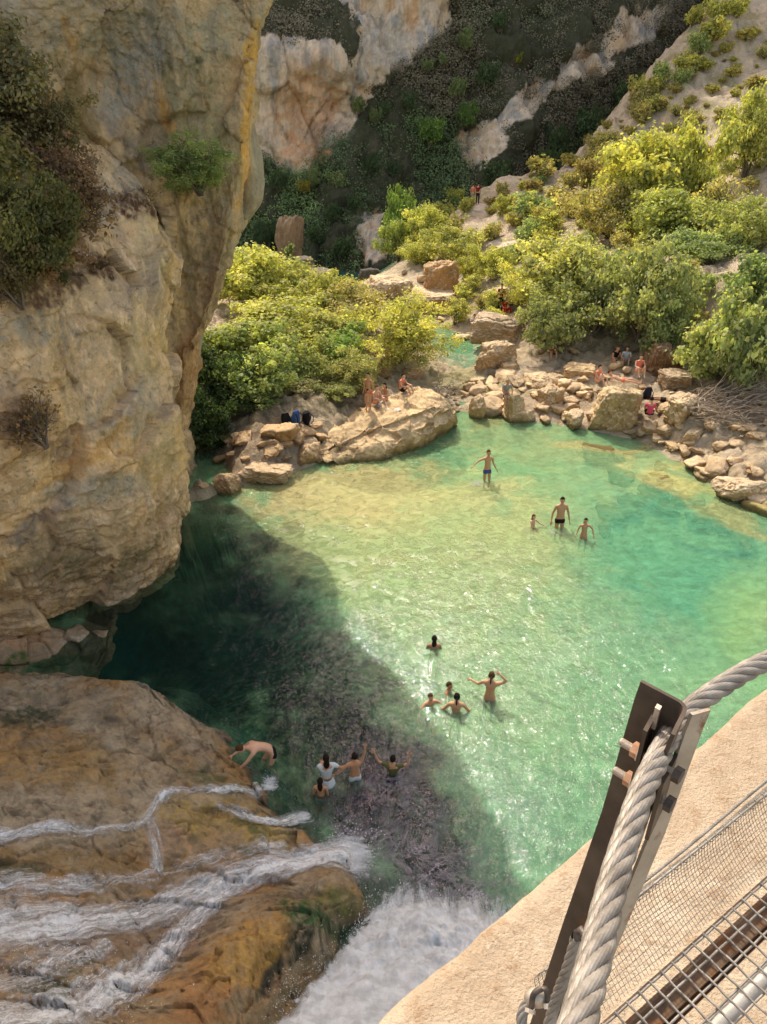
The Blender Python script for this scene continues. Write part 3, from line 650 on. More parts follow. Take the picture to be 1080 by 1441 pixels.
def lace_mat():
    nb = NB('foam_lace'); fl = attr(nb, 'flow', 'Vector'); sx = nb.n('ShaderNodeSeparateXYZ'); nb.link(fl, sx.inputs[0])
    n1 = nb.noise(2.3, 4, .6, nb.scale(fl, (1, 1, 0)), 1.6); n2 = nb.noise(1.1, 2, .5, nb.scale(fl, (1, 1, 0)))
    v = nb.math('SUBTRACT', 1.0, nb.math('MULTIPLY', nb.math('ABSOLUTE', nb.math('SUBTRACT', n1, .5)), 15.0), True)
    al = nb.math('MULTIPLY', nb.math('MULTIPLY', v, sx.outputs['Z'], True), nb.ramp(n2, [(.4, 0.0), (.6, .9)]))
    d = nb.bsdf((.30, .29, .34), .6); t = nb.n('ShaderNodeBsdfTransparent'); m = nb.n('ShaderNodeMixShader'); nb.link(al, m.inputs[0]); nb.link(t.outputs[0], m.inputs[1]); nb.link(d, m.inputs[2])
    return nb.finish(m.outputs[0])
mat_lace = lace_mat()

def cr_path(pts, n):
    return catmull(np.array(pts, float), n, 0)

def stream(name, pts, label, mat=mat_foam, off=0.035, n=240, m=26, amp=0.03):
    """pts: (px, py, z guess, half width m, density)"""
    P = np.array([[*PZ(a[0], a[1], a[2])[:2], a[3], a[4]] for a in pts])
    P[:, 2] *= 1.9; P = cr_path(P, n); T = np.gradient(P[:, :2], axis=0); T /= np.linalg.norm(T, axis=1, keepdims=True)
    Nn = np.stack([-T[:, 1], T[:, 0]], 1); s = np.linspace(-1, 1, m)
    X = P[:, None, 0] + Nn[:, None, 0] * s * P[:, None, 2]; Y = P[:, None, 1] + Nn[:, None, 1] * s * P[:, None, 2]
    Z = np.maximum(ledge_z(X, Y), 0.015)
    Z = Z + off + (1 - s[None, :] ** 2) * .03
    L = np.concatenate([[0], np.cumsum(np.linalg.norm(np.diff(P[:, :2], axis=0), axis=1))])
    Q = np.stack([X, Y, Z], -1); Z = Z + (fbm(Q * 5, 3, s=7) * amp); Q[..., 2] = Z
    dens = P[:, None, 3] * (1 - np.abs(s[None, :]) ** 1.5) + 0 * X - .9 * sstep(.93, 1.0, np.linspace(0, 1, n))[:, None]
    uv = np.stack([L[:, None] + 0 * X, s[None, :] * P[:, None, 2], dens], -1)
    o = obj(name, np_mesh(name, Q.reshape(-1, 3), grid_faces(n, m)[:, ::-1], True, None, uv.reshape(-1, 3)), mat)
    tag(o, kind='structure'); return o

stream('stream_water', [(-160, 1330, 2.9, .55, .95), (-40, 1320, 2.5, .5, .95), (60, 1306, 2.0, .45, .95), (160, 1290, 1.5, .36, .9), (250, 1266, .85, .27, .9), (330, 1238, .5, .24, .95), (400, 1222, .25, .26, 1.0), (460, 1210, .08, .34, 1.05), (520, 1200, .0, .42, .8)], '')
stream('stream_water', [(-100, 1470, 4.4, .5, .95), (40, 1450, 3.4, .42, .95), (130, 1415, 2.6, .34, .95), (200, 1372, 1.8, .26, .95), (255, 1318, 1.1, .2, .95), (300, 1272, .7, .18, .9), (350, 1240, .42, .2, .9)], '')
stream('stream_water', [(-120, 1175, 2.3, .2, .75), (0, 1182, 1.95, .17, .8), (60, 1172, 1.7, .17, .75), (120, 1176, 1.4, .12, .7), (190, 1172, 1.0, .10, .75), (212, 1155, .95, .08, .85), (240, 1122, .78, .09, .85), (300, 1118, .5, .10, .75), (350, 1118, .2, .12, .8), (380, 1108, .05, .16, .8)], '')
stream('stream_water', [(305, 1140, .5, .07, .6), (340, 1152, .38, .09, .75), (380, 1158, .2, .12, .85), (425, 1150, .0, .14, .7)], '')
stream('stream_water', [(-120, 1270, 2.6, .35, .62), (0, 1252, 2.1, .32, .62), (120, 1243, 1.5, .2, .6), (215, 1240, .85, .16, .62), (300, 1215, .5, .14, .6), (370, 1200, .3, .12, .58), (420, 1192, .1, .12, .5)], '')
stream('stream_water', [(210, 1160, .95, .12, .5), (222, 1195, .9, .10, .6), (225, 1235, .8, .1, .6)], '')
stream('stream_water', [(-60, 1400, 3.2, .5, .6), (40, 1380, 2.8, .45, .55), (100, 1350, 2.2, .35, .6), (170, 1330, 1.7, .2, .55)], '')

# big fall tumbling out from under the bridge
Wc = []
for a in [(700, 1250, 0.0), (640, 1262, .02), (590, 1275, .06), (545, 1292, .12), (520, 1310, .22), (480, 1345, .55), (430, 1385, .95), (385, 1425, 1.35), (350, 1460, 1.7), (300, 1520, 2.4), (720, 1300, .15), (600, 1340, .55), (560, 1400, 1.2), (480, 1441, 1.7), (650, 1400, 1.0), (420, 1520, 2.7), (600, 1520, 2.6), (800, 1400, .9), (500, 1640, 4.6), (700, 1600, 4.0), (300, 1700, 5)]:
    p = PZ(*a); Wc.append((p[0], p[1], a[2]))
Wc = np.array(Wc); wt = TPS(Wc[:, :2], Wc[:, 2], 1e-3)
PXg, PYg = np.meshgrid(np.linspace(250, 1000, 330), np.linspace(1205, 1800, 300))
Q = PZ_ = np.stack([PXg, PYg, 0 * PXg], -1)
# world footprint of the fall
X = np.zeros_like(PXg); Y = np.zeros_like(PXg); Z = np.zeros_like(PXg)
xg = np.linspace(-4.2, 4.2, 330); yg = np.linspace(1.2, 9.8, 340); X, Y = np.meshgrid(xg, yg)
Z = np.maximum(wt(X, Y), 0.0)
P0 = np.stack([X, Y, Z], -1)
Z = Z + sstep(9.2, 7.5, Y) * (np.abs(fbm(P0 * np.array([1.5, 1.1, 1]), 5, .62, 301)) * .55 * sstep(5.5, 8.0, Y) + fbm(P0 * np.array([3.2, 1.2, 1]), 4, .6, 303) * .12) + .02
P0[..., 2] = Z
ppx, ppy = proj(P0)
# density falls off towards the open pool and towards the mossy rock
e1 = sstep(9.45, 7.9, Y + .25 * X - .2)
lim = np.interp(Y, [1.2, 4.0, 5.3, 6.4, 7.2, 8.0, 8.8, 9.8], [-3.6, -2.4, -1.95, -1.4, -.95, -.6, -.1, .7])
e2 = sstep(-.05, .35, X - lim + fbm(P0 * 3, 3, .6, 309) * .2)
dens = (0.12 + 1.15 * e1) * e2
uv = np.stack([Y * .9 + X * .3, X * .9, dens], -1)
fall = obj('waterfall', np_mesh('waterfall', P0.reshape(-1, 3), grid_faces(*X.shape)[:, ::-1], True, None, uv.reshape(-1, 3)), mat_splash)
tag(fall, kind='structure')

# lacy foam drifting on the pool where the streams land
def foam_patch(cx, cy, rx, ry, d, seed, mat=mat_lace):
    n = 70; s = np.linspace(-1, 1, n); U, Vv = np.meshgrid(s, s)
    c0 = PZ(cx, cy, .03); X = c0[0] + U * rx; Y = c0[1] + Vv * ry
    dn = d * np.clip(1.25 - np.sqrt(U ** 2 + Vv ** 2) * 1.25, 0, 1)
    P = np.stack([X, Y, .045 + 0 * X + fbm(np.stack([X, Y, 0 * X], -1) * 3, 2, s=seed) * .015], -1)
    uv = np.stack([X + seed, Y, dn], -1)
    o = obj('foam', np_mesh('foam', P.reshape(-1, 3), grid_faces(n, n)[:, ::-1], True, None, uv.reshape(-1, 3)), mat)
    tag(o, kind='stuff', label='white foam swirling on the dark pool water', cat='foam')
foam_patch(490, 1205, .75, .75, 1.05, 1, mat_splash)
foam_patch(505, 1190, 1.3, 1.2, .8, 2)
foam_patch(600, 1235, 1.9, 1.7, .85, 3)
foam_patch(380, 1105, .32, .35, .85, 4, mat_splash)
foam_patch(425, 1150, .35, .3, .7, 5, mat_splash)
foam_patch(655, 1275, 1.1, 1.4, 1.1, 6)
foam_patch(560, 1120, 1.6, 2.2, .5, 7)
for q_, (a_, b_, r_) in enumerate([(672, 681, .5), (748, 744, .5), (785, 750, .45), (822, 764, .4), (690, 992, .5), (642, 1006, .45), (605, 994, .35), (360, 1082, .4), (461, 1112, .5), (505, 1106, .45), (553, 1098, .4)]): foam_patch(a_, b_, r_, r_ * .7, .8, 20 + q_, mat_lace)

# spray: thrown drops and short strings
rng = np.random.default_rng(5)
def spray(spots, n_each, label):
    V = []; F = []
    for (px, py, z, rx, ry, hz, n) in spots:
        c0 = PZ(px, py, z)
        for k in range(n):
            p = c0 + np.array([rng.normal() * rx, rng.normal() * ry, abs(rng.normal()) * hz])
            if p[2] < .02: continue
            d = rng.normal(size=3); d[2] = abs(d[2]) + .6; d /= np.linalg.norm(d)
            L = rng.uniform(.005, .022) * (2.2 if rng.random() < .08 else 1); r = rng.uniform(.003, .007)
            a = np.cross(d, [0, 0, 1.01]); a /= np.linalg.norm(a) + 1e-9; b = np.cross(d, a)
            base = len(V)
            V += [p - d * L, p + a * r, p + b * r, p - a * r, p - b * r, p + d * L]
            for (i, j, k2) in [(0, 2, 1), (0, 3, 2), (0, 4, 3), (0, 1, 4), (5, 1, 2), (5, 2, 3), (5, 3, 4), (5, 4, 1)]:
                F.append((base + i, base + j, base + k2))
    nb = NB('spray_water'); m = nb.finish(nb.bsdf((.85, .9, .95), .3, spec=.5))
    o = obj('spray', np_mesh('spray', np.array(V), np.array(F)), m)
    tag(o, kind='stuff', label=label, cat='spray')
spray([(500, 1335, .35, .22, .35, .12, 260), (440, 1385, .9, .18, .28, .14, 220), (400, 1415, 1.2, .15, .25, .14, 160), (540, 1290, .12, .3, .22, .12, 260), (600, 1275, .05, .4, .2, .10, 90),
       (485, 1195, .03, .3, .25, .10, 260), (500, 1175, .02, .3, .2, .08, 120), (380, 1100, .03, .12, .12, .07, 90), (60, 1390, 2.9, .7, .4, .10, 260), (140, 1400, 2.6, .4, .3, .1, 200), (30, 1330, 2.4, .5, .3, .06, 150),
       (560, 1350, .7, .7, .5, .15, 300)], 1, 'drops of white spray thrown up by the falling water')

# ------------------------------------------------------------------ boulders
def rock_obj_mat(name, base, s=1.0, wetline=.9):
    nb = NB(name); P = nb.geo(); O = nb.objco()
    oi = nb.n('ShaderNodeObjectInfo')
    n1 = nb.noise(1.1 * s, 8, .62, P, .3); n2 = nb.noise(6 * s, 6, .7, P); n3 = nb.noise(30 * s, 3, .7, P)
    c = nb.mix(nb.ramp(n1, [(.38, 0.0), (.62, 1.0)]), tuple(v * .72 for v in base), base)
    c = nb.mix(1.0, c, oi.outputs['Color'], 'MULTIPLY')
    f = nb.ramp(nb.math('ADD', nb.math('MULTIPLY', n2, .6), nb.math('MULTIPLY', n3, .4)), [(.34, .55), (.48, 1.0), (.68, 1.2)])
    c = nb.mix(1.0, c, f, 'MULTIPLY')
    # steep and downward faces darker and browner
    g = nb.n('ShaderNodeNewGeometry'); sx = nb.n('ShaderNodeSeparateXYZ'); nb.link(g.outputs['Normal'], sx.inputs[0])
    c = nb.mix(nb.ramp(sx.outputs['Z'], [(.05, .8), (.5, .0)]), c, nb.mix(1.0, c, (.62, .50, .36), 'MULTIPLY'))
    sp = nb.n('ShaderNodeSeparateXYZ'); nb.link(P, sp.inputs[0])
    zz = nb.math('ADD', sp.outputs['Z'], nb.math('MULTIPLY', nb.math('SUBTRACT', n1, .5), .5))
    c = nb.mix(nb.ramp(zz, [(.05, wetline), (.32, 0.0)]), c, (.13, .105, .04))
    return nb.finish(nb.bsdf(c, .9, nb.bump(nb.math('ADD', n2, nb.math('MULTIPLY', n3, .5)), .9, .09), spec=.2))
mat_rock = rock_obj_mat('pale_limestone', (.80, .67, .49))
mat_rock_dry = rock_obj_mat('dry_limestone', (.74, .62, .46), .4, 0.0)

def rock_mesh(name, seed, sub=5, planes=13, rough=.10, box=False):
    rg = np.random.default_rng(seed)
    bm = bmesh.new(); bmesh.ops.create_icosphere(bm, subdivisions=sub, radius=1.0)
    V = np.array([v.co[:] for v in bm.verts]); F = np.array([[v.index for v in f.verts] for f in bm.faces]); bm.free()
    n = rg.normal(size=(planes, 3)); n /= np.linalg.norm(n, axis=1, keepdims=True); n = np.vstack([n, [[0, 0, -1], [0, .1, 1]]])
    d = rg.uniform(.58, .95, len(n)); d[-2] = .6; d[-1] = .66
    if box:
        n = np.array([[1, .1, 0], [-1, .15, .1], [.1, 1, 0], [-.1, -1, -.12], [0, .12, 1], [0, 0, -1], [.8, -.7, .1], [-.7, -.8, .5], [.5, .2, .9], [.4, .8, .3]], float) + rg.normal(size=(10, 3)) * .13; n /= np.linalg.norm(n, axis=1, keepdims=True)
        d = np.array([.68, .68, .68, .66, .62, .6, .82, .88, .80, .85]) * rg.uniform(.93, 1.05, 10)
    dots = V @ n.T; q = np.where(dots > .05, d / np.maximum(dots, .05), 9)
    k = 26.0; r = -np.log(np.exp(-k * q).sum(1)) / k
    r = np.clip(r, .35, 1.25)
    P = V * r[:, None]
    o = rg.uniform(-50, 50, 3)
    disp = ridged((P + o) * 1.6, 5, .55, seed) * rough + fbm((P + o) * 5, 4, .6, seed + 9) * rough * .5 + ridged((P + o) * 4.5, 3, .6, seed + 5) * rough * .3
    P = P + V * (disp + facets(P + o, .45, rough * .9, seed % 50)[0] + facets(P + o, .16, rough * .25, seed % 40)[0])[:, None]
    P[:, 2] -= P[:, 2].min(); s = np.abs(P[:, :2]).max(); P /= s
    P[:, 2] /= P[:, 2].max()
    return np_mesh(name, P, F, True)
ROCKM = [rock_mesh('boulder', 400 + i, 4, 9 + i % 5, .10 + .03 * (i % 3)) for i in range(10)]
def boulder(px0, py0, px1, py1, zb=None, label=None, group=None, mesh=None, rz=0, tint=(1, 1, 1), deep=1.0, mat=mat_rock, Y=None, sink=.22, cat='boulder', name='boulder'):
    """a stone standing on the ground whose outline spans this part of the view"""
    cx = (px0 + px1) / 2
    if Y is not None: b = PY(cx, py1, Y)
    elif zb is not None: b = PZ(cx, py1, zb)
    else: b = hit(cx, py1)
    dist = math.hypot(b[1] * CS, 0) + (H - b[2]) * SN
    sc_ = dist / FPX; w_ = (px1 - px0) * sc_ / 2; dpt = w_ * deep
    dep_a = math.atan2(H - b[2], b[1])
    h_ = max(((py1 - py0) * sc_ - 2 * dpt * math.sin(dep_a) * .72) / math.cos(dep_a), w_ * .55)
    me = mesh or ROCKM[random.randrange(len(ROCKM))]
    o = obj(name, me, mat if mesh is not None else None)
    if mesh is None and not me.materials: me.materials.append(mat)
    o.location = (b[0], b[1] + dpt * .85, b[2] - h_ * sink)
    o.scale = (w_, dpt, h_ * (1 + sink)); o.rotation_euler = (0, 0, rz)
    o.color = (*tint, 1)
    tag(o, label, cat, group); return o
random.seed(11)
B = [
 # (box), zb, label, deep, rz, tint
 ((590, 366, 652, 422), None, 'big tawny boulder with sharp edges perched above the upper creek', .6, .3, (1.0, .82, .62)),
 ((660, 440, 742, 484), None, 'long tilted grey slab leaning by the upper pool', .6, 2.9, (.86, .82, .8)),
 ((666, 474, 736, 522), None, 'layered pale block just below the tilted slab', .8, .2, (1, .93, .82)),
 ((704, 508, 730, 524), None, 'small rounded stone at the foot of the layered block', .8, .2, (1, .93, .82)),
 ((898, 474, 974, 534), None, 'large round reddish brown boulder shaded by the grey green tree', .8, .5, (.62, .5, .44)),
 ((834, 530, 914, 616), 0, 'tall square boulder with a shaded front standing in the pool edge', 1.15, -.25, (1, .94, .78)),
 ((700, 548, 746, 594), .0, 'pale boulder at the waterline with the person in grey sitting on it', .7, 1.2, (1, .94, .82)),
 ((655, 552, 692, 592), .0, 'knobbly pale boulder on the left end of the stone dam', .8, 2.1, (1, .93, .8)),
 ((718, 574, 760, 596), .0, 'narrow pointed stone lying at the waterline', .5, .4, (1.02, .95, .85)),
 ((786, 572, 834, 606), .0, 'white topped stone with its dark foot in the pool', .8, 1.7, (1.05, 1, .9)),
 ((792, 510, 846, 534), None, 'flat golden slab lying behind the stone dam', .6, 3.0, (1, .88, .68)),
 ((756, 540, 800, 582), .1, 'broad whitish boulder in the middle of the stone dam', .8, .7, (1.05, .98, .86)),
 ((796, 548, 842, 576), .15, 'flat whitish boulder right of the middle of the dam', .8, 2.7, (1.03, .96, .84)),
 ((735, 522, 790, 556), .3, 'wide low boulder behind the middle of the dam', .8, 2.2, (1.05, .98, .86)),
 ((930, 548, 992, 600), None, 'large pale tilted boulder beside the sitter in the pink shirt', .8, .9, (1, .92, .8)),
 ((896, 588, 940, 616), .2, 'smooth tan boulder under the sitter in the pink shirt', .8, .2, (.95, .86, .72)),
 ((930, 518, 980, 548), None, 'grey flat boulder right under the reddish brown one', .8, .2, (.85, .8, .74)),
 ((908, 594, 938, 620), .0, 'stubby stone slanting down to the pool right of the square boulder', .7, 2.4, (.98, .88, .7)),
 ((936, 618, 984, 640), .05, 'low bumpy tan rock on the waterline below the tilted boulder', .7, .2, (.95, .82, .64)),
 ((984, 626, 1050, 650), .1, 'long ribbed tan rock along the right shore', .6, .1, (.98, .85, .68)),
 ((1010, 640, 1090, 668), .2, 'wide pinkish rock on the right shore below the brushwood', .6, .2, (1, .86, .72)),
 ((998, 664, 1100, 712), .0, 'large crumbly white topped rock at the right edge of the pool', .6, .1, (1.05, .96, .86)),
 ((960, 600, 998, 626), None, 'pale round stone right of the low bumpy rock', .8, .6, (1, .92, .8)),
 ((412, 618, 462, 656), .05, 'rounded tan boulder touching the big sloping rock', .8, .5, (.98, .85, .7)),
 ((330, 646, 414, 684), .0, 'long ribbed pale rock along the left shore', .6, .05, (1, .9, .78)),
 ((292, 660, 340, 698), .0, 'tan rock at the left end of the shore', .8, .9, (.9, .75, .6)),
 ((508, 484, 552, 528), None, 'shadowed brown boulder behind the sunbathers on the left bank', .7, .3, (.72, .62, .52)),
 ((560, 512, 600, 536), None, 'pale stone just under the round willow bush', .8, .3, (1, .92, .82)),
 ((520, 386, 582, 430), None, 'smooth bleached outcrop left of the perched boulder', .9, .3, (1.05, .98, .86)),
 ((556, 400, 660, 446), None, 'long bleached outcrop below the perched boulder', .8, .1, (1.05, .96, .84)),
 ((500, 392, 560, 432), None, 'bleached rock hump at the mouth of the gorge', .8, .5, (1.05, .98, .9)),
 ((386, 304, 434, 366), 82, 'tall pinkish grey rock standing in the dark valley', .5, .2, (.95, .80, .72)),
 ((412, 360, 446, 380), 76, 'small grey rock at the foot of the tall slab', .7, .2, (.85, .82, .8)),
 ((414, 376, 476, 400), 70, 'flat bluish grey rock beyond the yellow trees', .8, .2, (.8, .82, .88)),
 ((504, 376, 540, 398), 72, 'dark grey rock deep in the gorge mouth', .8, .2, (.6, .6, .64)),
 ((640, 470, 672, 482), None, 'small white stone beside the upper creek', .8, .2, (1.1, 1.05, 1)),
]
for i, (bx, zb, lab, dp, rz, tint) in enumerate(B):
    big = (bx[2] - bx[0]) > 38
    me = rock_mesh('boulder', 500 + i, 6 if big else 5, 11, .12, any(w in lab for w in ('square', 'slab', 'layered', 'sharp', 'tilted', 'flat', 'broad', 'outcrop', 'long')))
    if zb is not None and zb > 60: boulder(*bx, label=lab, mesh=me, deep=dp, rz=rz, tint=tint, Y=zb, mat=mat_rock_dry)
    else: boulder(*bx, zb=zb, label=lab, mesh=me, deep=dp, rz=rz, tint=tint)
for me in ROCKM: me.materials.clear(); me.materials.append(mat_rock)
# the big sloping rock on the left shore: shaped by its own ridge line
def big_slope_rock():
    s = [(452, 642), (448, 628), (470, 604), (505, 580), (545, 560), (585, 548), (612, 552), (630, 566), (637, 578), (634, 592), (618, 620)]
    top = [PZ(450, 640, .15), PZ(470, 606, .75), PZ(505, 582, 1.05), PZ(545, 562, 1.35), PZ(582, 549, 1.6), PZ(610, 553, 1.6), PZ(628, 566, 1.35), PZ(637, 582, .95)]
    crest = [PZ(452, 647, .12), PZ(480, 625, .55), PZ(520, 606, .85), PZ(560, 592, 1.15), PZ(590, 580, 1.35), PZ(610, 574, 1.4), PZ(625, 576, 1.25), PZ(638, 586, .85)]
    mid = [PZ(454, 651, .05), PZ(485, 640, .32), PZ(522, 630, .5), PZ(562, 622, .55), PZ(592, 612, .65), PZ(612, 604, .7), PZ(627, 598, .65), PZ(637, 595, .5)]
    foot = [PZ(456, 654, -.1), PZ(490, 656, -.15), PZ(525, 652, -.15), PZ(565, 643, -.15), PZ(595, 632, -.15), PZ(614, 622, -.15), PZ(627, 612, -.15), PZ(635, 604, -.15)]
    deepf = [p + np.array([0, .3, -1.0]) for p in foot]
    back = [p + np.array([0, .8, -.5]) for p in top]; back2 = [p + np.array([.1, 1.3, -2.2]) for p in top]
    crest2 = [p + np.array([0, -.06, -.10]) for p in crest]; crest0 = [p + np.array([0, .10, .03]) for p in crest]
    rows = [back2, back, top, crest0, crest, crest2, mid, foot, deepf]
    out = []
    for r in rows:
        a, b = r[0], r[-1]
        out.append([a + np.array([-.15, .5, -1.4])] + [a + np.array([-.1, .1, -.1])] + r + [b + np.array([.12, .5, -.2]), b + np.array([0, 1.1, -1.6])])
    P = catmull(catmull(np.array(out), 200, 0), 260, 1)
    N = grid_normals(P)
    if N[90, 120] @ (np.array([0, 0, H]) - P[90, 120]) < 0: N = -N
    P2 = P + N * (ridged(P * 1.1, 5, .55, 401) * .06 + fbm(P * 3.5, 4, .6, 405) * .05 + facets(P, .95, .22, 411)[0] + facets(P, .3, .06, 412)[0])[..., None]
    F = grid_faces(200, 260)
    o = obj('boulder', np_mesh('boulder', P2.reshape(-1, 3), F), mat_rock); o.color = (1.0, .90, .72, 1)
    tag(o, 'huge sloping boulder with a bleached top and shaded front jutting into the pool', 'boulder')
big_slope_rock()
# loose stones on the banks and the submerged shelf
random.seed(3)
def loose(n, region, smin, smax, label, group, zrange=(-.2, 9), tint=(1, .92, .8)):
    k = 0; tries = 0
    while k < n and tries < n * 30:
        tries += 1
        px = random.uniform(region[0], region[2]); py = random.uniform(region[1], region[3])
        p = hit(px, py)
        gzv = float(ground_z(p[0], p[1]))
        if not (zrange[0] <= gzv <= zrange[1]): continue
        s = random.uniform(smin, smax) * random.uniform(.5, 1)
        o = bpy.data.objects.new('stone', random.choice(ROCKM)); COL.objects.link(o)
        o.location = (p[0], p[1], gzv - s * .25); o.scale = (s * random.uniform(.8, 1.4), s * random.uniform(.7, 1.1), s * random.uniform(.6, 1.0)); o.rotation_euler = (random.uniform(-.3, .3), random.uniform(-.3, .3), random.uniform(0, 6.3))
        v = random.uniform(.8, 1.08); o.color = (tint[0] * v, tint[1] * v, tint[2] * v, 1)
        tag(o, label, 'stone', group); k += 1
loose(52, (650, 530, 860, 592), .3, .85, 'pale limestone block packed into the stone dam across the creek', 'blocks of the stone dam', (-.05, 1.2), (1.05, .96, .82))
loose(70, (880, 545, 1090, 712), .2, .65, 'tan stone lying on the right shore', 'stones on the right shore', (-.02, 2.2), (1, .9, .76))
loose(26, (840, 608, 1080, 730), .5, 1.1, 'yellowish rock lying just under the surface off the right shore', 'submerged rocks off the right shore', (-.9, -.12), (.8, .78, .45))
loose(26, (620, 535, 720, 600), .12, .3, 'cobble in the shallow creek outlet', 'cobbles in the creek outlet', (-.12, .6), (.9, .84, .72))
loose(30, (270, 600, 480, 690), .25, .8, 'brownish stone on the left shore', 'stones on the left shore', (0, 1.6), (.86, .72, .56))
loose(18, (500, 385, 700, 460), .3, .9, 'bleached stone along the upper creek', 'stones along the upper creek', (0, 3), (1.05, .98, .86))
loose(22, (760, 480, 920, 560), .2, .55, 'stone in front of the shady trees', 'stones below the right-bank trees', (0, 2.4), (.95, .86, .72))
# ------------------------------------------------------------------ vegetation
def leaf_mat(name, col, trans=.35, vary=.35):
    nb = NB(name); a = attr(nb); oi = nb.n('ShaderNodeObjectInfo')
    c = nb.mix(1.0, col, a, 'MULTIPLY'); c = nb.mix(1.0, c, oi.outputs['Color'], 'MULTIPLY')
    d = nb.n('ShaderNodeBsdfPrincipled'); nb.link(c, d.inputs['Base Color']); d.inputs['Roughness'].default_value = .55; d.inputs['Specular IOR Level'].default_value = .25
    t = nb.n('ShaderNodeBsdfTranslucent'); nb.link(nb.mix(1.0, c, (1.1, 1.15, .5), 'MULTIPLY'), t.inputs[0])
    m = nb.n('ShaderNodeMixShader'); m.inputs[0].default_value = trans; nb.link(d.outputs[0], m.inputs[1]); nb.link(t.outputs[0], m.inputs[2])
    return nb.finish(m.outputs[0])
mat_leaf = leaf_mat('leaves', (.56, .56, .27), .55)
mat_darkleaf = leaf_mat('dark_leaves', (.10, .115, .045), .25)
nb = NB('bark'); P = nb.objco(); n1 = nb.noise(9, 5, .6, nb.scale(P, (1, 1, .25)))
mat_bark = nb.finish(nb.bsdf(nb.ramp(n1, [(.3, (.09, .065, .045)), (.7, (.24, .19, .14))]), .9, nb.bump(n1, .6, .03), spec=.1))

def tubes(paths, sides=5):
    """paths: list of (points (n,3), radii (n,)) -> V, F (quads)"""
    V = []; F = []; base = 0
    ang = np.linspace(0, 2 * np.pi, sides, endpoint=False)
    for P, R in paths:
        P = np.asarray(P, float); R = np.asarray(R, float)
        T = np.gradient(P, axis=0); T /= np.linalg.norm(T, axis=1, keepdims=True) + 1e-9
        ref = np.array([0.31, 0.17, 1.0]) if abs(T[0, 2]) < .9 else np.array([1.0, .2, .1])
        A = np.cross(T, ref); A /= np.linalg.norm(A, axis=1, keepdims=True) + 1e-9; Bn = np.cross(T, A)
        ring = P[:, None] + (A[:, None] * np.cos(ang)[None, :, None] + Bn[:, None] * np.sin(ang)[None, :, None]) * R[:, None, None]
        n = len(P); V.append(ring.reshape(-1, 3))
        i = np.arange(n - 1)[:, None] * sides + np.arange(sides)[None]; j = np.arange(n - 1)[:, None] * sides + (np.arange(sides)[None] + 1) % sides
        F.append(np.stack([i, j, j + sides, i + sides], -1).reshape(-1, 4) + base); base += n * sides
    return np.vstack(V), np.vstack(F)

def branch_path(rg, p, d, L, r0, r1, wig=.25, up=.1, n=6):
    P = [np.array(p, float)]; d = np.array(d, float); d /= np.linalg.norm(d)
    for k in range(n - 1):
        d = d + rg.normal(size=3) * wig / n * 1.6 + np.array([0, 0, up / n]); d /= np.linalg.norm(d); P.append(P[-1] + d * L / (n - 1))
    return np.array(P), np.linspace(r0, r1, n), d

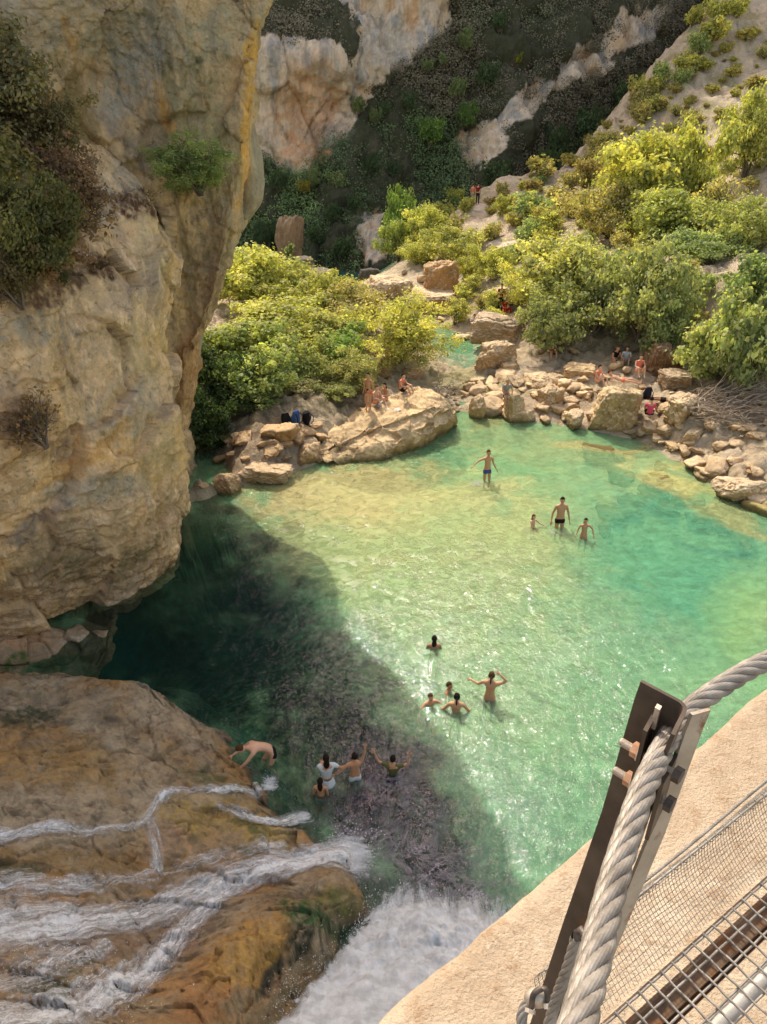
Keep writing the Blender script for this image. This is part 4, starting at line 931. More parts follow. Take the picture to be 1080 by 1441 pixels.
def tree_mesh(seed, stems=3, spread=.55, droop=0.0, nleaf=7000, leaf=.028, kind='round', gap=.35):
    """unit tree: about 1 high, 1 wide. Returns trunk mesh, crown mesh"""
    rg = np.random.default_rng(seed); paths = []; tips = []
    for s in range(stems):
        a = rg.uniform(0, 6.28) + s * 6.28 / stems; lean = rg.uniform(.15, spread)
        d = np.array([math.cos(a) * lean, math.sin(a) * lean, 1])
        P, R, dd = branch_path(rg, (rg.normal() * .02, rg.normal() * .02, -.04), d, rg.uniform(.45, .62) if kind != 'tall' else .9, .022, .009, .3, .2)
        paths.append((P, R))
        for b in range(9 if kind != 'tall' else 16):
            t = rg.uniform(.25, 1); q = P[0] + 0; idx = t * (len(P) - 1); i0 = int(min(idx, len(P) - 2)); q = P[i0] + (P[i0 + 1] - P[i0]) * (idx - i0)
            a2 = rg.uniform(0, 6.28); d2 = dd * .5 + np.array([math.cos(a2), math.sin(a2), rg.uniform(-.1, .7)]) * (1 if kind != 'tall' else .35)
            P2, R2, d3 = branch_path(rg, q, d2, rg.uniform(.2, .40) * (1 if kind != 'tall' else .4), .008, .003, .6, -.1 if droop else .2)
            paths.append((P2, R2)); tips += [P2[-1], P2[3]]
            for c_ in range(3):
                q2 = P2[rg.integers(2, 6)]; a3 = rg.uniform(0, 6.28)
                P3, R3, _ = branch_path(rg, q2, d3 + np.array([math.cos(a3), math.sin(a3), rg.uniform(-.3, .6) - droop]), rg.uniform(.08, .2) * (1 if kind != 'tall' else .5), .003, .0012, .6, 0, 4)
                paths.append((P3, R3)); tips.append(P3[-1])
    tips = np.array(tips)
    V, F = tubes(paths, 5)
    # leaf clumps round the twig ends
    cl = tips[rg.integers(0, len(tips), nleaf)]
    cs = rg.uniform(.018, .06, len(tips))
    bright = rg.uniform(.6, 1.3, len(tips)); pick = rg.integers(0, len(tips), nleaf)
    keepw = rg.uniform(0, 1, len(tips)) > gap * .5
    pick = rg.choice(np.where(keepw)[0], nleaf)
    ctr = tips[pick] + rg.normal(size=(nleaf, 3)) * cs[pick][:, None] * np.array([1, 1, .7]) * (1.25 if kind != 'tall' else .7)
    if droop: ctr[:, 2] -= np.abs(rg.normal(size=nleaf)) * .05 * droop
    nrm = rg.normal(size=(nleaf, 3)) * .6 + (ctr - tips[pick]) / (cs[pick][:, None] * 1.6) + np.array([0, 0, .6]); nrm /= np.linalg.norm(nrm, axis=1, keepdims=True)
    t = np.cross(nrm, rg.normal(size=(nleaf, 3))); t /= np.linalg.norm(t, axis=1, keepdims=True); b = np.cross(nrm, t)
    L = leaf * rg.uniform(.6, 1.3, nleaf)[:, None]; W = L * (.62 if kind != 'willow' else .35)
    LV = np.stack([ctr - t * L, ctr + b * W - t * L * .1, ctr + t * L, ctr - b * W - t * L * .1], 1).reshape(-1, 3)
    LF = np.arange(nleaf * 4).reshape(-1, 4)
    v = (bright[pick] * rg.uniform(.75, 1.25, nleaf)); hue = rg.uniform(-.12, .12, nleaf) + (bright[pick] - .95) * .15
    colr = np.stack([v * (1 + hue), v, v * (1 - hue * .8)], 1); colr = np.repeat(colr, 4, 0)
    w_ = max(np.percentile(np.abs(LV[:, 0]), 98), np.percentile(np.abs(LV[:, 1]), 98)) * 2; h_ = np.percentile(LV[:, 2], 99)
    S = np.array([1 / w_, 1 / w_, 1 / h_])
    return np_mesh('trunk', V * S, F), np_mesh('crown', LV * S, LF, False, colr)

PROTO = {}
def proto(key, **kw):
    PROTO[key] = tree_mesh(**kw)
    tr, cr = PROTO[key]; tr.materials.append(mat_bark)
proto('bush1', seed=1, stems=4, spread=.9, nleaf=15000, leaf=.021)
proto('bush2', seed=2, stems=5, spread=.8, nleaf=15000, leaf=.019)
proto('bush3', seed=3, stems=4, spread=1.0, nleaf=13000, leaf=.023)
proto('willow', seed=4, stems=5, spread=.9, droop=.5, nleaf=17000, leaf=.021, kind='willow')
proto('leafy', seed=5, stems=4, spread=.9, nleaf=12000, leaf=.026)
proto('sparse', seed=6, stems=6, spread=.8, nleaf=4200, leaf=.022, gap=.9)
proto('tall', seed=7, stems=2, spread=.15, nleaf=7000, leaf=.024, kind='tall')
proto('shrub1', seed=8, stems=6, spread=1.3, nleaf=3000, leaf=.040)
proto('shrub2', seed=9, stems=6, spread=1.2, nleaf=2200, leaf=.045, gap=.7)
proto('dry', seed=10, stems=9, spread=1.1, nleaf=900, leaf=.03, gap=.9)
for k, (tr, cr) in PROTO.items(): cr.materials.append(mat_leaf)

def plant(key, base, w_, h_, rz, tint, label, cat, group=None, name='tree', tilt=(0, 0)):
    o = empty(name, base, rz); o.rotation_euler = (tilt[0], tilt[1], rz); o.scale = (w_, w_, h_)
    tag(o, label, cat, group)
    tr, cr = PROTO[key]
    a = bpy.data.objects.new('trunk', tr); COL.objects.link(a); a.parent = o
    b = bpy.data.objects.new('crown' if name == 'tree' else 'foliage', cr); COL.objects.link(b); b.parent = o; b.color = (*tint, 1)
    return o

def place_tree(key, cx, ptop, wpx, Y, tint, label, cat='tree', group=None, name='tree', hmin=.6, base_py=None):
    top = PY(cx, ptop, Y); zg = float(ground_z(top[0], Y))
    if base_py is not None: zg = PY(cx, base_py, Y)[2]
    dist = Y * CS + (H - top[2]) * SN
    w_ = wpx * dist / FPX; h_ = max(top[2] - zg, hmin)
    return plant(key, (top[0], Y, zg), w_ * 1.05, h_, random.uniform(0, 6.3), tint, label, cat, group, name)

random.seed(21)
YG = (1.02, 1.0, .7); YY_ = (1.10, 1.10, .75); GG = (.78, .92, .9); DK = (.35, .5, .5); GR = (.85, .95, 1.0); OL = (.95, .85, .8)
T = [
 # left clump
 ('bush1', 350, 364, 120, 44, YY_, 'yellow green tree farthest back behind the left cliff, touching the rock'),
 ('bush2', 405, 395, 130, 43, YG, 'yellow green tree right of the one touching the cliff'),
 ('tall', 410, 362, 26, 45, (.5, .6, .6), 'thin dark pointed cypress-like tree rising out of the yellow crowns'),
 ('bush3', 470, 392, 120, 45, YG, 'pale yellow tree at the right back of the left clump'),
 ('willow', 500, 420, 120, 42, OL, 'wispy olive tree just left of the round willow bush'),
 ('leafy', 335, 470, 120, 35, (.75, .85, .6), 'bright tree with large leaves standing over the shaded bush'),
 ('bush1', 400, 440, 140, 38, YY_, 'yellowest tree in the middle of the left clump'),
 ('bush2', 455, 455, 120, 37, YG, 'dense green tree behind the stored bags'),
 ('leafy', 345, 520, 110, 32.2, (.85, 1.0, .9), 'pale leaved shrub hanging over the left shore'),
 ('bush3', 395, 490, 110, 34.5, YG, 'rounded yellow green shrub above the pale leaved one'),
 ('leafy', 480, 480, 90, 35.5, (.6, .85, .5), 'darker leafy tree right behind the sunbathers'),
 ('bush2', 285, 500, 100, 31, (.16, .24, .2), 'dark shaded bush tucked against the cliff'),  # cliff shade put into the dark leaf tint
 ('bush1', 275, 575, 80, 28.6, (.14, .22, .17), 'dark shaded bush low by the water under the cliff'),  # leaf tint darkened to carry the cliff shade
 ('sparse', 430, 545, 100, 34, OL, 'thin dry looking bush over the dark bags'),
 ('willow', 560, 432, 128, 38, YG, 'round willow bush with open stems at the narrows'),
 ('sparse', 480, 560, 90, 33.5, OL, 'low feathery shrub left of the sunbathers'),
 ('bush3', 440, 500, 90, 33.2, (.8, .85, .7), 'olive bush on the bank straight above the black and blue bags'),
 ('willow', 485, 512, 80, 32.8, (.85, .85, .8), 'soft drooping bush left of the standing sunbather'),
 ('leafy', 385, 500, 90, 32.0, (.95, 1.05, .9), 'light green leafy bush above the pale leaved one on the left shore'),
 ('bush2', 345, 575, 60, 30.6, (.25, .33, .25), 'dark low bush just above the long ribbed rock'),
 ('sparse', 430, 575, 70, 31.6, (.8, .75, .7), 'low dry shrub in front of the dark bags'),
 ('bush3', 470, 562, 66, 31.9, (.7, .75, .6), 'small olive shrub right of the bags beside the sloping rock'),
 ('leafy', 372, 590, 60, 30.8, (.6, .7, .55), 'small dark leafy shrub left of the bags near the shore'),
 ('leafy', 318, 548, 90, 31.2, (.32, .45, .34), 'half shaded leafy bush over the left end of the shore'),  # part of the cliff shade put into the leaf tint
 ('leafy', 366, 545, 84, 31.8, (.9, 1.0, .9), 'pale leaved bush left of the dark bags'),
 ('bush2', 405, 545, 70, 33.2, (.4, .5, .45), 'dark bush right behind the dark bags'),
 ('sparse', 452, 556, 90, 32.8, (.9, .85, .8), 'thin dry bush right of the dark bags'),
 ('sparse', 300, 610, 60, 29.5, (.5, .5, .45), 'dark scraggly shrub at the waterline beside the cliff'),
 # upstream
 ('leafy', 566, 268, 44, 70, (.75, 1, .6), 'small round green tree highest on the spur above the gorge'),
 ('leafy', 562, 310, 56, 67, (.9, 1, .7), 'pale green tree below the small round one on the spur'),
 ('bush1', 600, 290, 56, 66, YY_, 'yellow tree on the spur right of the two round green ones'),
 ('bush3', 585, 340, 80, 62, YG, 'spreading yellow shrub over the bleached outcrop'),
 ('bush2', 635, 320, 90, 60, YG, 'broad olive shrub in the middle of the spur'),
 ('bush3', 695, 345, 80, 52, YY_, 'yellow bush behind the people in red'),
 ('sparse', 720, 400, 60, 46, OL, 'thin bush right above the people in red'),
 ('sparse', 640, 420, 50, 47, YG, 'reedy bush beside the upper creek'),
 # right bank
 ('willow', 765, 350, 100, 44, YG, 'feathery light green tree at the left end of the right bank'),
 ('bush1', 810, 335, 130, 43, (1.0, 1.0, .85), 'large full green tree left of the centre of the right bank'),
 ('bush2', 850, 390, 130, 40, (.85, .9, .85), 'grey green tree hanging over the shaded sitters'),
 ('bush3', 800, 425, 110, 38.5, (.8, .85, .85), 'small grey green tree at the front of the right bank'),
 ('bush2', 925, 345, 140, 38.5, (.85, .9, .9), 'olive tree with a visible bent trunk above the round brown boulder'),
 ('bush1', 905, 190, 130, 56, (1.12, 1.1, .7), 'tallest golden yellow tree on the slope'),
 ('bush3', 975, 178, 130, 54, YY_, 'yellow green tree to the right of the tallest golden one'),
 ('bush2', 870, 260, 110, 54, OL, 'brownish thin tree under the golden one'),
 ('bush1', 955, 270, 120, 50, (.95, 1.0, .7), 'bright green tree in the centre of the slope'),
 ('sparse', 1030, 250, 90, 50, OL, 'half bare grey shrub right of the bright green tree'),
 ('bush1', 1075, 130, 80, 60, (1.0, 1.0, .7), 'yellow tree cut by the right edge high on the slope'),
 ('bush2', 1060, 280, 110, 46, (.9, .95, .8), 'olive tree at the right edge halfway up the slope'),
 ('bush3', 1010, 330, 120, 44, (.8, .95, .9), 'grey green bush above the dark hollow'),
 ('leafy', 1075, 360, 100, 38, (.6, .75, .7), 'dark leaved tree shading the hollow at the right edge'),
 ('leafy', 1030, 440, 120, 33, (.88, .95, .85), 'broad leaved shrub at the right over the brushwood'),
 ('leafy', 1085, 420, 120, 31, (.82, .9, .88), 'big leaved shrub cut by the right edge over the brushwood'),
 ('leafy', 1000, 480, 90, 34, (.75, .9, .85), 'pale leaved shrub between the brown boulder and the brushwood'),
 ('sparse', 960, 410, 90, 36.5, GG, 'thin green bush right of the bent trunk'),
 ('leafy', 980, 330, 80, 46, (.45, .6, .5), 'dark green tree in the shade at the centre right'),
]
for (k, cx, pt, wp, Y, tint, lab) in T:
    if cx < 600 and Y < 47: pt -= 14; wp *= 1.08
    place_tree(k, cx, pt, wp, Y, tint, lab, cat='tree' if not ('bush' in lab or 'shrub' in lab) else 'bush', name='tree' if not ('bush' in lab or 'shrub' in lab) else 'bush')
# green bushes along the ridge of the slope
for (cx, cy, wp, tint) in [(1000, 40, 50, YG), (985, 58, 46, GG), (968, 85, 44, YG), (955, 105, 34, GG), (905, 120, 50, YG), (915, 145, 40, YG), (900, 155, 46, OL), (930, 98, 40, GG), (838, 205, 36, OL), (975, 20, 40, YG), (1010, 10, 44, YY_), (1035, 8, 40, YY_),
                           (760, 250, 24, GG), (735, 258, 22, YG), (706, 262, 26, OL), (720, 280, 26, OL), (800, 250, 36, OL), (780, 268, 34, OL), (640, 272, 34, YY_), (655, 285, 34, YG), (620, 292, 40, YG), (690, 322, 40, OL), (745, 318, 50, GG), (770, 330, 44, YG), (840, 215, 30, OL), (905, 130, 50, OL)]:
    p = hit(cx, cy + wp * .42); d = p[1] * CS + (H - p[2]) * SN; w_ = wp * .75 * d / FPX
    plant(random.choice(['shrub1', 'shrub2', 'shrub1']), (p[0], p[1], p[2] - .1), w_ * 1.2, w_ * .85, random.uniform(0, 6), tint, 'rounded shrub growing along the crest of the sunny slope', 'shrub', 'shrubs along the crest of the slope', 'shrub')
random.seed(5)
k = 0
while k < 210:
    cx = random.uniform(690, 1080); cy = random.uniform(20, 330)
    if rockmask(np.array([0.]), np.array([0.])).any(): pass
    p = hit(cx, cy)
    if p[1] > 110 or cy < 275 - (cx - 690) * .62: continue
    d = p[1] * CS + (H - p[2]) * SN; wp = random.choice([7, 9, 12, 16, 22]) * random.uniform(.8, 1.2) * (1.0 if cy < 200 or random.random() < .6 else 1.7); w_ = wp * d / FPX
    tint = random.choice([OL, (.75, .6, .5), YG, (.9, .8, .6), (1.05, .95, .7)])
    plant(random.choice(['shrub1', 'shrub2', 'dry', 'shrub2']), (p[0], p[1], p[2] - .05), w_ * 1.2, w_ * .75, random.uniform(0, 6), tint, 'low tuft of scrub dotted over the pale slope', 'shrub', 'scrub tufts on the pale slope', 'shrub'); k += 1
random.seed(6); k = 0
while k < 60:
    cx = random.uniform(560, 1080); cy = random.uniform(300, 470)
    p = hit(cx, cy)
    if p[1] < 33 or p[2] < .5: continue
    d = p[1] * CS + (H - p[2]) * SN; w_ = random.uniform(22, 46) * d / FPX
    plant(random.choice(['shrub1', 'shrub2', 'bush3', 'sparse']), (p[0], p[1], p[2] - .1), w_ * 1.2, w_ * .8, random.uniform(0, 6), random.choice([YG, OL, GG, YY_]), 'waist high shrub filling gaps between the trees of the right bank', 'shrub', 'undergrowth shrubs of the right bank', 'shrub'); k += 1

# ---- bushes rooted on the near cliff
def cliff_bush(key, cx, cy, wp, Y, tint, label, hk=.8, tilt=(.5, .3), name='bush'):
    p = PY(cx, cy, Y); d = p[1] * CS + (H - p[2]) * SN; w_ = wp * d / FPX
    return plant(key, (p[0], p[1], p[2] - w_ * hk * .45), w_, w_ * hk, random.uniform(0, 6), tint, label, 'bush', None, name, tilt)
cliff_bush('dry', 185, 288, 80, 24.0, (.45, .3, .4), 'patch of dead brown plants in the hollow under the small cliff tree', .3, (.2, 0))
cliff_bush('dry', 140, 372, 50, 19.8, (.45, .3, .4), 'small patch of dead brown plants on the buttress', .3, (.2, 0))
cliff_bush('bush1', 40, 120, 170, 21.5, (.55, .48, .55), 'dark olive bush highest on the cliff at the left edge')
cliff_bush('bush2', 90, 190, 120, 21.5, (.5, .42, .5), 'dark bush on the cliff directly below the highest one')
cliff_bush('bush1', 15, 225, 150, 18.5, (.5, .46, .42), 'dense dark green bush on the left edge of the cliff ledge', 1.0)
cliff_bush('sparse', 100, 250, 120, 20.3, (.55, .36, .5), 'brown half dry shrub at the inner end of the cliff ledge')
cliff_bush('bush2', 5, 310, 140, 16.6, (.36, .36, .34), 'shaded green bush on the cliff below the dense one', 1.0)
cliff_bush('sparse', 60, 340, 130, 17.6, (.6, .36, .45), 'reddish brown dry bush hanging on the cliff face')
cliff_bush('bush2', 20, 390, 110, 15.9, (.42, .34, .4), 'lowest dark shrub on the cliff ledge')
cliff_bush('dry', 55, 595, 100, 15.6, (.6, .4, .5), 'leafless brownish shrub lower down on the cliff face', .8)
cliff_bush('dry', 90, 290, 120, 19.6, (.6, .4, .5), 'bare twiggy shrub between the green cliff bushes', .8)
t_ = cliff_bush('willow', 280, 236, 118, 25.4, (.62, .74, .68), 'small green tree growing out of the bare cliff', .62, (.25, .1), 'tree'); t_['category'] = 'tree'

# ---- the far wood as one mass, plus the brighter trees that stand out of it
rg = np.random.default_rng(77)
n = 4600
cpx = rg.uniform(335, 1010, n); cpy = rg.uniform(-60, 420, n)
ok = ~rockmask(cpx, cpy, rg.normal(size=n) * 5, rg.normal(size=n) * 5); cpx = cpx[ok]; cpy = cpy[ok]
ctr = mount_surface(cpx, cpy) + np.array([0, -.7, .1]); n = len(ctr)
purple = sstep(-.05, .25, fbm(ctr * .05, 3, s=3) + np.clip((210 - cpy) / 260, -.4, .55) * .7)
lush = sstep(.08, .3, fbm(ctr * .11 + 9, 3, s=8)) * (1 - purple)
basec = np.array([.065, .090, .038])[None] * (1 - purple[:, None]) + np.array([.100, .086, .055])[None] * purple[:, None]
basec = basec * (1 - lush[:, None]) + np.array([.10, .135, .05])[None] * lush[:, None]
basec *= rg.uniform(.7, 1.35, n)[:, None] * 1.8
rad = rg.uniform(.7, 2.0, n); K = 96
off = rg.normal(size=(n, K, 3)); off /= np.linalg.norm(off, axis=2, keepdims=True); off *= rg.uniform(.35, 1, (n, K, 1)) ** .5
off[..., 2] = off[..., 2] * .8
lc = ctr[:, None] + off * rad[:, None, None]; m = n * K; lc = lc.reshape(-1, 3)
nr = rg.normal(size=(m, 3)) * .35 + off.reshape(-1, 3) * 1.6 + np.array([0, -.6, .5]); nr /= np.linalg.norm(nr, axis=1, keepdims=True)
t = np.cross(nr, rg.normal(size=(m, 3))); t /= np.linalg.norm(t, axis=1, keepdims=True); b = np.cross(nr, t)
L = rg.uniform(.06, .15, m)[:, None]
LV = np.stack([lc - t * L, lc + b * L * .7, lc + t * L, lc - b * L * .7], 1).reshape(-1, 3)
cc = np.repeat(basec, K, 0) * rg.uniform(.88, 1.12, m)[:, None] * (1 + .45 * off.reshape(-1, 3)[:, 2:3])  # clump tops lighter, undersides darker: light painted into the leaves
nb = NB('far_foliage'); a = attr(nb); mat_far = nb.finish(nb.bsdf(a, .8, spec=.1))
wood = obj('wood', np_mesh('wood', LV, np.arange(m * 4).reshape(-1, 4), False, np.repeat(cc, 4, 0)), mat_far)
tag(wood, 'dark scrub wood covering the shaded mountain side', 'wood', None, 'stuff')
random.seed(9)
for (cx, cy, wp, tint) in [(505, 150, 24, GG), (530, 165, 22, GG), (545, 155, 22, DK), (440, 190 + 60, 26, GG), (478, 255, 30, GG), (430, 262, 20, (1.1, .9, .4)), (604, 188, 40, (.6, .9, .5)), (650, 60, 30, GG), (718, 70, 26, (.7, .95, .5)), (725, 85, 18, (1, 1, .4)), (622, 86, 18, GG), (600, 95, 18, GG),
                           (650, 165, 36, (.5, .75, .5)), (640, 128, 30, GG), (500, 285, 26, DK), (465, 300, 30, DK), (520, 230, 30, DK), (560, 240, 26, DK), (575, 145, 26, DK), (680, 110, 36, DK), (395, 255, 30, DK), (380, 330, 40, DK), (450, 330, 30, DK), (480, 350, 36, DK), (700, 35, 26, DK), (760, 235, 46, DK), (700, 250, 46, DK), (820, 180, 50, DK), (870, 140, 40, DK), (780, 200, 40, DK)]:
    p = mount_surface(np.array([float(cx)]), np.array([float(cy + wp * .4)]))[0] + np.array([0, -2.0, 0]); d = p[1] * CS + (H - p[2]) * SN; w_ = wp * d / FPX
    plant(random.choice(['shrub1', 'bush3']), tuple(p), w_, w_ * .9, random.uniform(0, 6), tuple(v * .8 for v in tint), 'green tree crown standing out of the dark mountain wood', 'tree', 'trees standing out of the mountain wood', 'tree')

# ---- brushwood pile and driftwood
rg = np.random.default_rng(15); paths = []
for k in range(190):
    c0 = hit(rg.uniform(985, 1120), rg.uniform(560, 606)); a = rg.normal() * .35 + (0 if rg.random() < .8 else 1.2)
    d = np.array([math.cos(a), math.sin(a) * .7, rg.uniform(-.12, .3)]); Lb = rg.uniform(.6, 2.6)
    P, R, _ = branch_path(rg, c0 + np.array([-.7, 0, rg.uniform(.05, .75)]), d, Lb, rg.uniform(.012, .035), .005, .9, -.05, 7); paths.append((P, R))
V, F = tubes(paths, 5)
nb = NB('dead_wood'); n1 = nb.noise(6, 4, .6, nb.geo()); mat_dead = nb.finish(nb.bsdf(nb.ramp(n1, [(.3, (.20, .15, .11)), (.7, (.48, .40, .32))]), .9, spec=.1))
o = obj('brushwood_pile', np_mesh('brushwood_pile', V, F), mat_dead); tag(o, 'tangled pile of bare dead branches on the right shore', 'brushwood')
def sticks(n, box, label, seed, zoff=(.0, .3), L=(.3, .9)):
    rg = np.random.default_rng(seed); paths = []
    for k in range(n):
        c0 = hit(rg.uniform(box[0], box[2]), rg.uniform(box[1], box[3])); d = rg.normal(size=3) * np.array([1, .7, .25])
        P, R, _ = branch_path(rg, c0 + np.array([0, 0, rg.uniform(*zoff)]), d, rg.uniform(*L), .018, .005, .7, 0, 6); paths.append((P, R))
    V, F = tubes(paths, 5); o = obj('driftwood', np_mesh('driftwood', V, F), mat_bark); tag(o, label, 'driftwood')
sticks(26, (612, 542, 640, 566), 'dark driftwood heap right of the huge sloping boulder', 31)
# ------------------------------------------------------------------ people
def skin_mat(name, c):
    nb = NB(name); n = nb.noise(25, 3, .5, nb.objco())
    return nb.finish(nb.bsdf(nb.mix(n, tuple(v * .85 for v in c), tuple(min(1, v * 1.12) for v in c)), .5, spec=.35))
def cloth_mat(name, c):
    nb = NB(name); n = nb.noise(60, 3, .5, nb.objco())
    return nb.finish(nb.bsdf(nb.mix(n, tuple(v * .8 for v in c), c), .85, nb.bump(n, .3, .01), spec=.15))
SK = [skin_mat('tanned_skin', (.50, .27, .15)), skin_mat('fair_skin', (.62, .37, .24)), skin_mat('brown_skin', (.34, .17, .09))]
HAIR = cloth_mat('dark_hair', (.018, .012, .009)); HAIRB = cloth_mat('brown_hair', (.09, .045, .02)); HAIRG = cloth_mat('grey_hair', (.3, .27, .24))
CL = {k: cloth_mat('cloth_' + k, v) for k, v in dict(blue=(.05, .10, .26), black=(.012, .012, .014), white=(.62, .70, .74), orange=(.75, .20, .09), red=(.55, .035, .03), pink=(.72, .08, .16), magenta=(.75, .04, .24), grey=(.30, .29, .28), coral=(.80, .22, .14), olive=(.12, .13, .05), teal=(.2, .3, .32), darkred=(.25, .02, .02)).items()}

def skinned(verts, edges, radii, root=0, sub=2):
    me = bpy.data.meshes.new('tmp'); me.from_pydata([tuple(map(float, v)) for v in verts], edges, []); me.update()
    o = bpy.data.objects.new('tmp', me); COL.objects.link(o)
    bm = bmesh.new(); bm.from_mesh(me); lay = bm.verts.layers.skin.verify()
    for i, v in enumerate(bm.verts):
        r = radii[i]; v[lay].radius = r if hasattr(r, '__len__') else (r, r); v[lay].use_root = (i == root)
    bm.to_mesh(me); bm.free()
    s = o.modifiers.new('s', 'SKIN'); s.use_smooth_shade = True
    if sub: ss = o.modifiers.new('ss', 'SUBSURF'); ss.levels = sub; ss.render_levels = sub
    dg = bpy.context.evaluated_depsgraph_get(); ev = o.evaluated_get(dg)
    out = bpy.data.meshes.new_from_object(ev, depsgraph=dg)
    bpy.data.objects.remove(o); bpy.data.meshes.remove(me)
    return out

def join_np(me, extra):
    """append (V, F) chunks to a baked mesh"""
    bm = bmesh.new(); bm.from_mesh(me)
    for V, F in extra:
        vs = [bm.verts.new(tuple(map(float, p))) for p in V]
        for f in F:
            try: bm.faces.new([vs[i] for i in f])
            except ValueError: pass
    for f in bm.faces: f.smooth = True
    bm.to_mesh(me); bm.free(); return me

def ellipsoid(c, r, rot=None, n=10, m=14, fn=None):
    V = []; F = []
    for i in range(n + 1):
        th = math.pi * i / n
        for j in range(m):
            ph = 2 * math.pi * j / m
            p = np.array([math.sin(th) * math.cos(ph), math.sin(th) * math.sin(ph), math.cos(th)])
            q = p * np.array(r)
            if fn: q = fn(p, q)
            V.append(q)
    V = np.array(V)
    if rot is not None: V = V @ rot.T
    V = V + np.array(c)
    for i in range(n):
        for j in range(m):
            a = i * m + j; b = i * m + (j + 1) % m; F.append((a, a + m, b + m, b))
    return V, F

def head_mesh(c, fwd, up, s=1.0):
    """skull with brow, nose, chin and ears; fwd = gaze"""
    f = np.array(fwd, float); f /= np.linalg.norm(f); u = np.array(up, float); u = u - f * (u @ f); u /= np.linalg.norm(u); r = np.cross(f, u)
    R = np.stack([r, f, u], 1)
    def fn(p, q):
        x, y, z = p; q = q.copy()
        if y > 0:
            q[1] *= 1 - .10 * max(0, z - .3)
            q[1] += .020 * math.exp(-((x / .16) ** 2 + ((z + .12) / .2) ** 2))          # nose
            q[1] -= .010 * (math.exp(-(((abs(x) - .35) / .16) ** 2 + ((z - .08) / .13) ** 2)))    # eye sockets
            q[1] += .006 * math.exp(-((x / .3) ** 2 + ((z + .45) / .09) ** 2))            # lips
            q[1] += .008 * math.exp(-((x / .3) ** 2 + ((z + .8) / .16) ** 2))             # chin
        if z < -.2: q[0] *= 1 - .28 * min(1, (-z - .2) / .8)
        return q
    out = [ellipsoid(c, (.075 * s, .095 * s, .118 * s), R, 18, 22, fn)]
    for sx in (-1, 1):
        out.append(ellipsoid(np.array(c) + r * sx * .076 * s - f * .005, (.011 * s, .02 * s, .03 * s), R, 6, 8))
    return out, R

def hair_mesh(c, R, s, style):
    f = R[:, 1]; u = R[:, 2]
    def cap(p, q):
        q = q * 1.0
        if p[1] > .25 and p[2] < .55: q *= .80
        if p[2] < -.35: q *= .82
        return q * (1 + .03 * math.sin(p[0] * 21 + p[2] * 17))
    out = [ellipsoid(np.array(c) - f * .012 + u * .012, (.084 * s, .101 * s, .122 * s), R, 16, 20, cap)]
    if style == 'long':
        out.append(ellipsoid(np.array(c) - f * .075 * s - u * .14 * s, (.075 * s, .04 * s, .19 * s), R, 12, 14))
    if style == 'tail':
        out.append(ellipsoid(np.array(c) - f * .12 * s + u * .02 * s, (.03 * s, .045 * s, .035 * s), R, 8, 10)); out.append(ellipsoid(np.array(c) - f * .13 * s - u * .09 * s, (.022 * s, .025 * s, .10 * s), R, 8, 10))
    V = []; F = []
    for v, ff in out:
        b = len(V); V += [tuple(x) for x in v]; F += [tuple(i + b for i in q) for q in ff]
    return np.array(V), F

BASE = dict(pel=(0, 0, .96), wai=(0, 0, 1.10), che=(0, .01, 1.30), nec=(0, .01, 1.50), hed=(0, -.01, 1.63),
            shL=(.175, .01, 1.43), elL=(.22, .02, 1.15), wrL=(.23, -.04, .90), shR=(-.175, .01, 1.43), elR=(-.22, .02, 1.15), wrR=(-.23, -.04, .90),
            hiL=(.09, 0, .92), knL=(.10, -.02, .50), anL=(.10, .02, .09), toL=(.11, -.15, .03), hiR=(-.09, 0, .92), knR=(-.10, -.02, .50), anR=(-.10, .02, .09), toR=(-.11, -.15, .03))
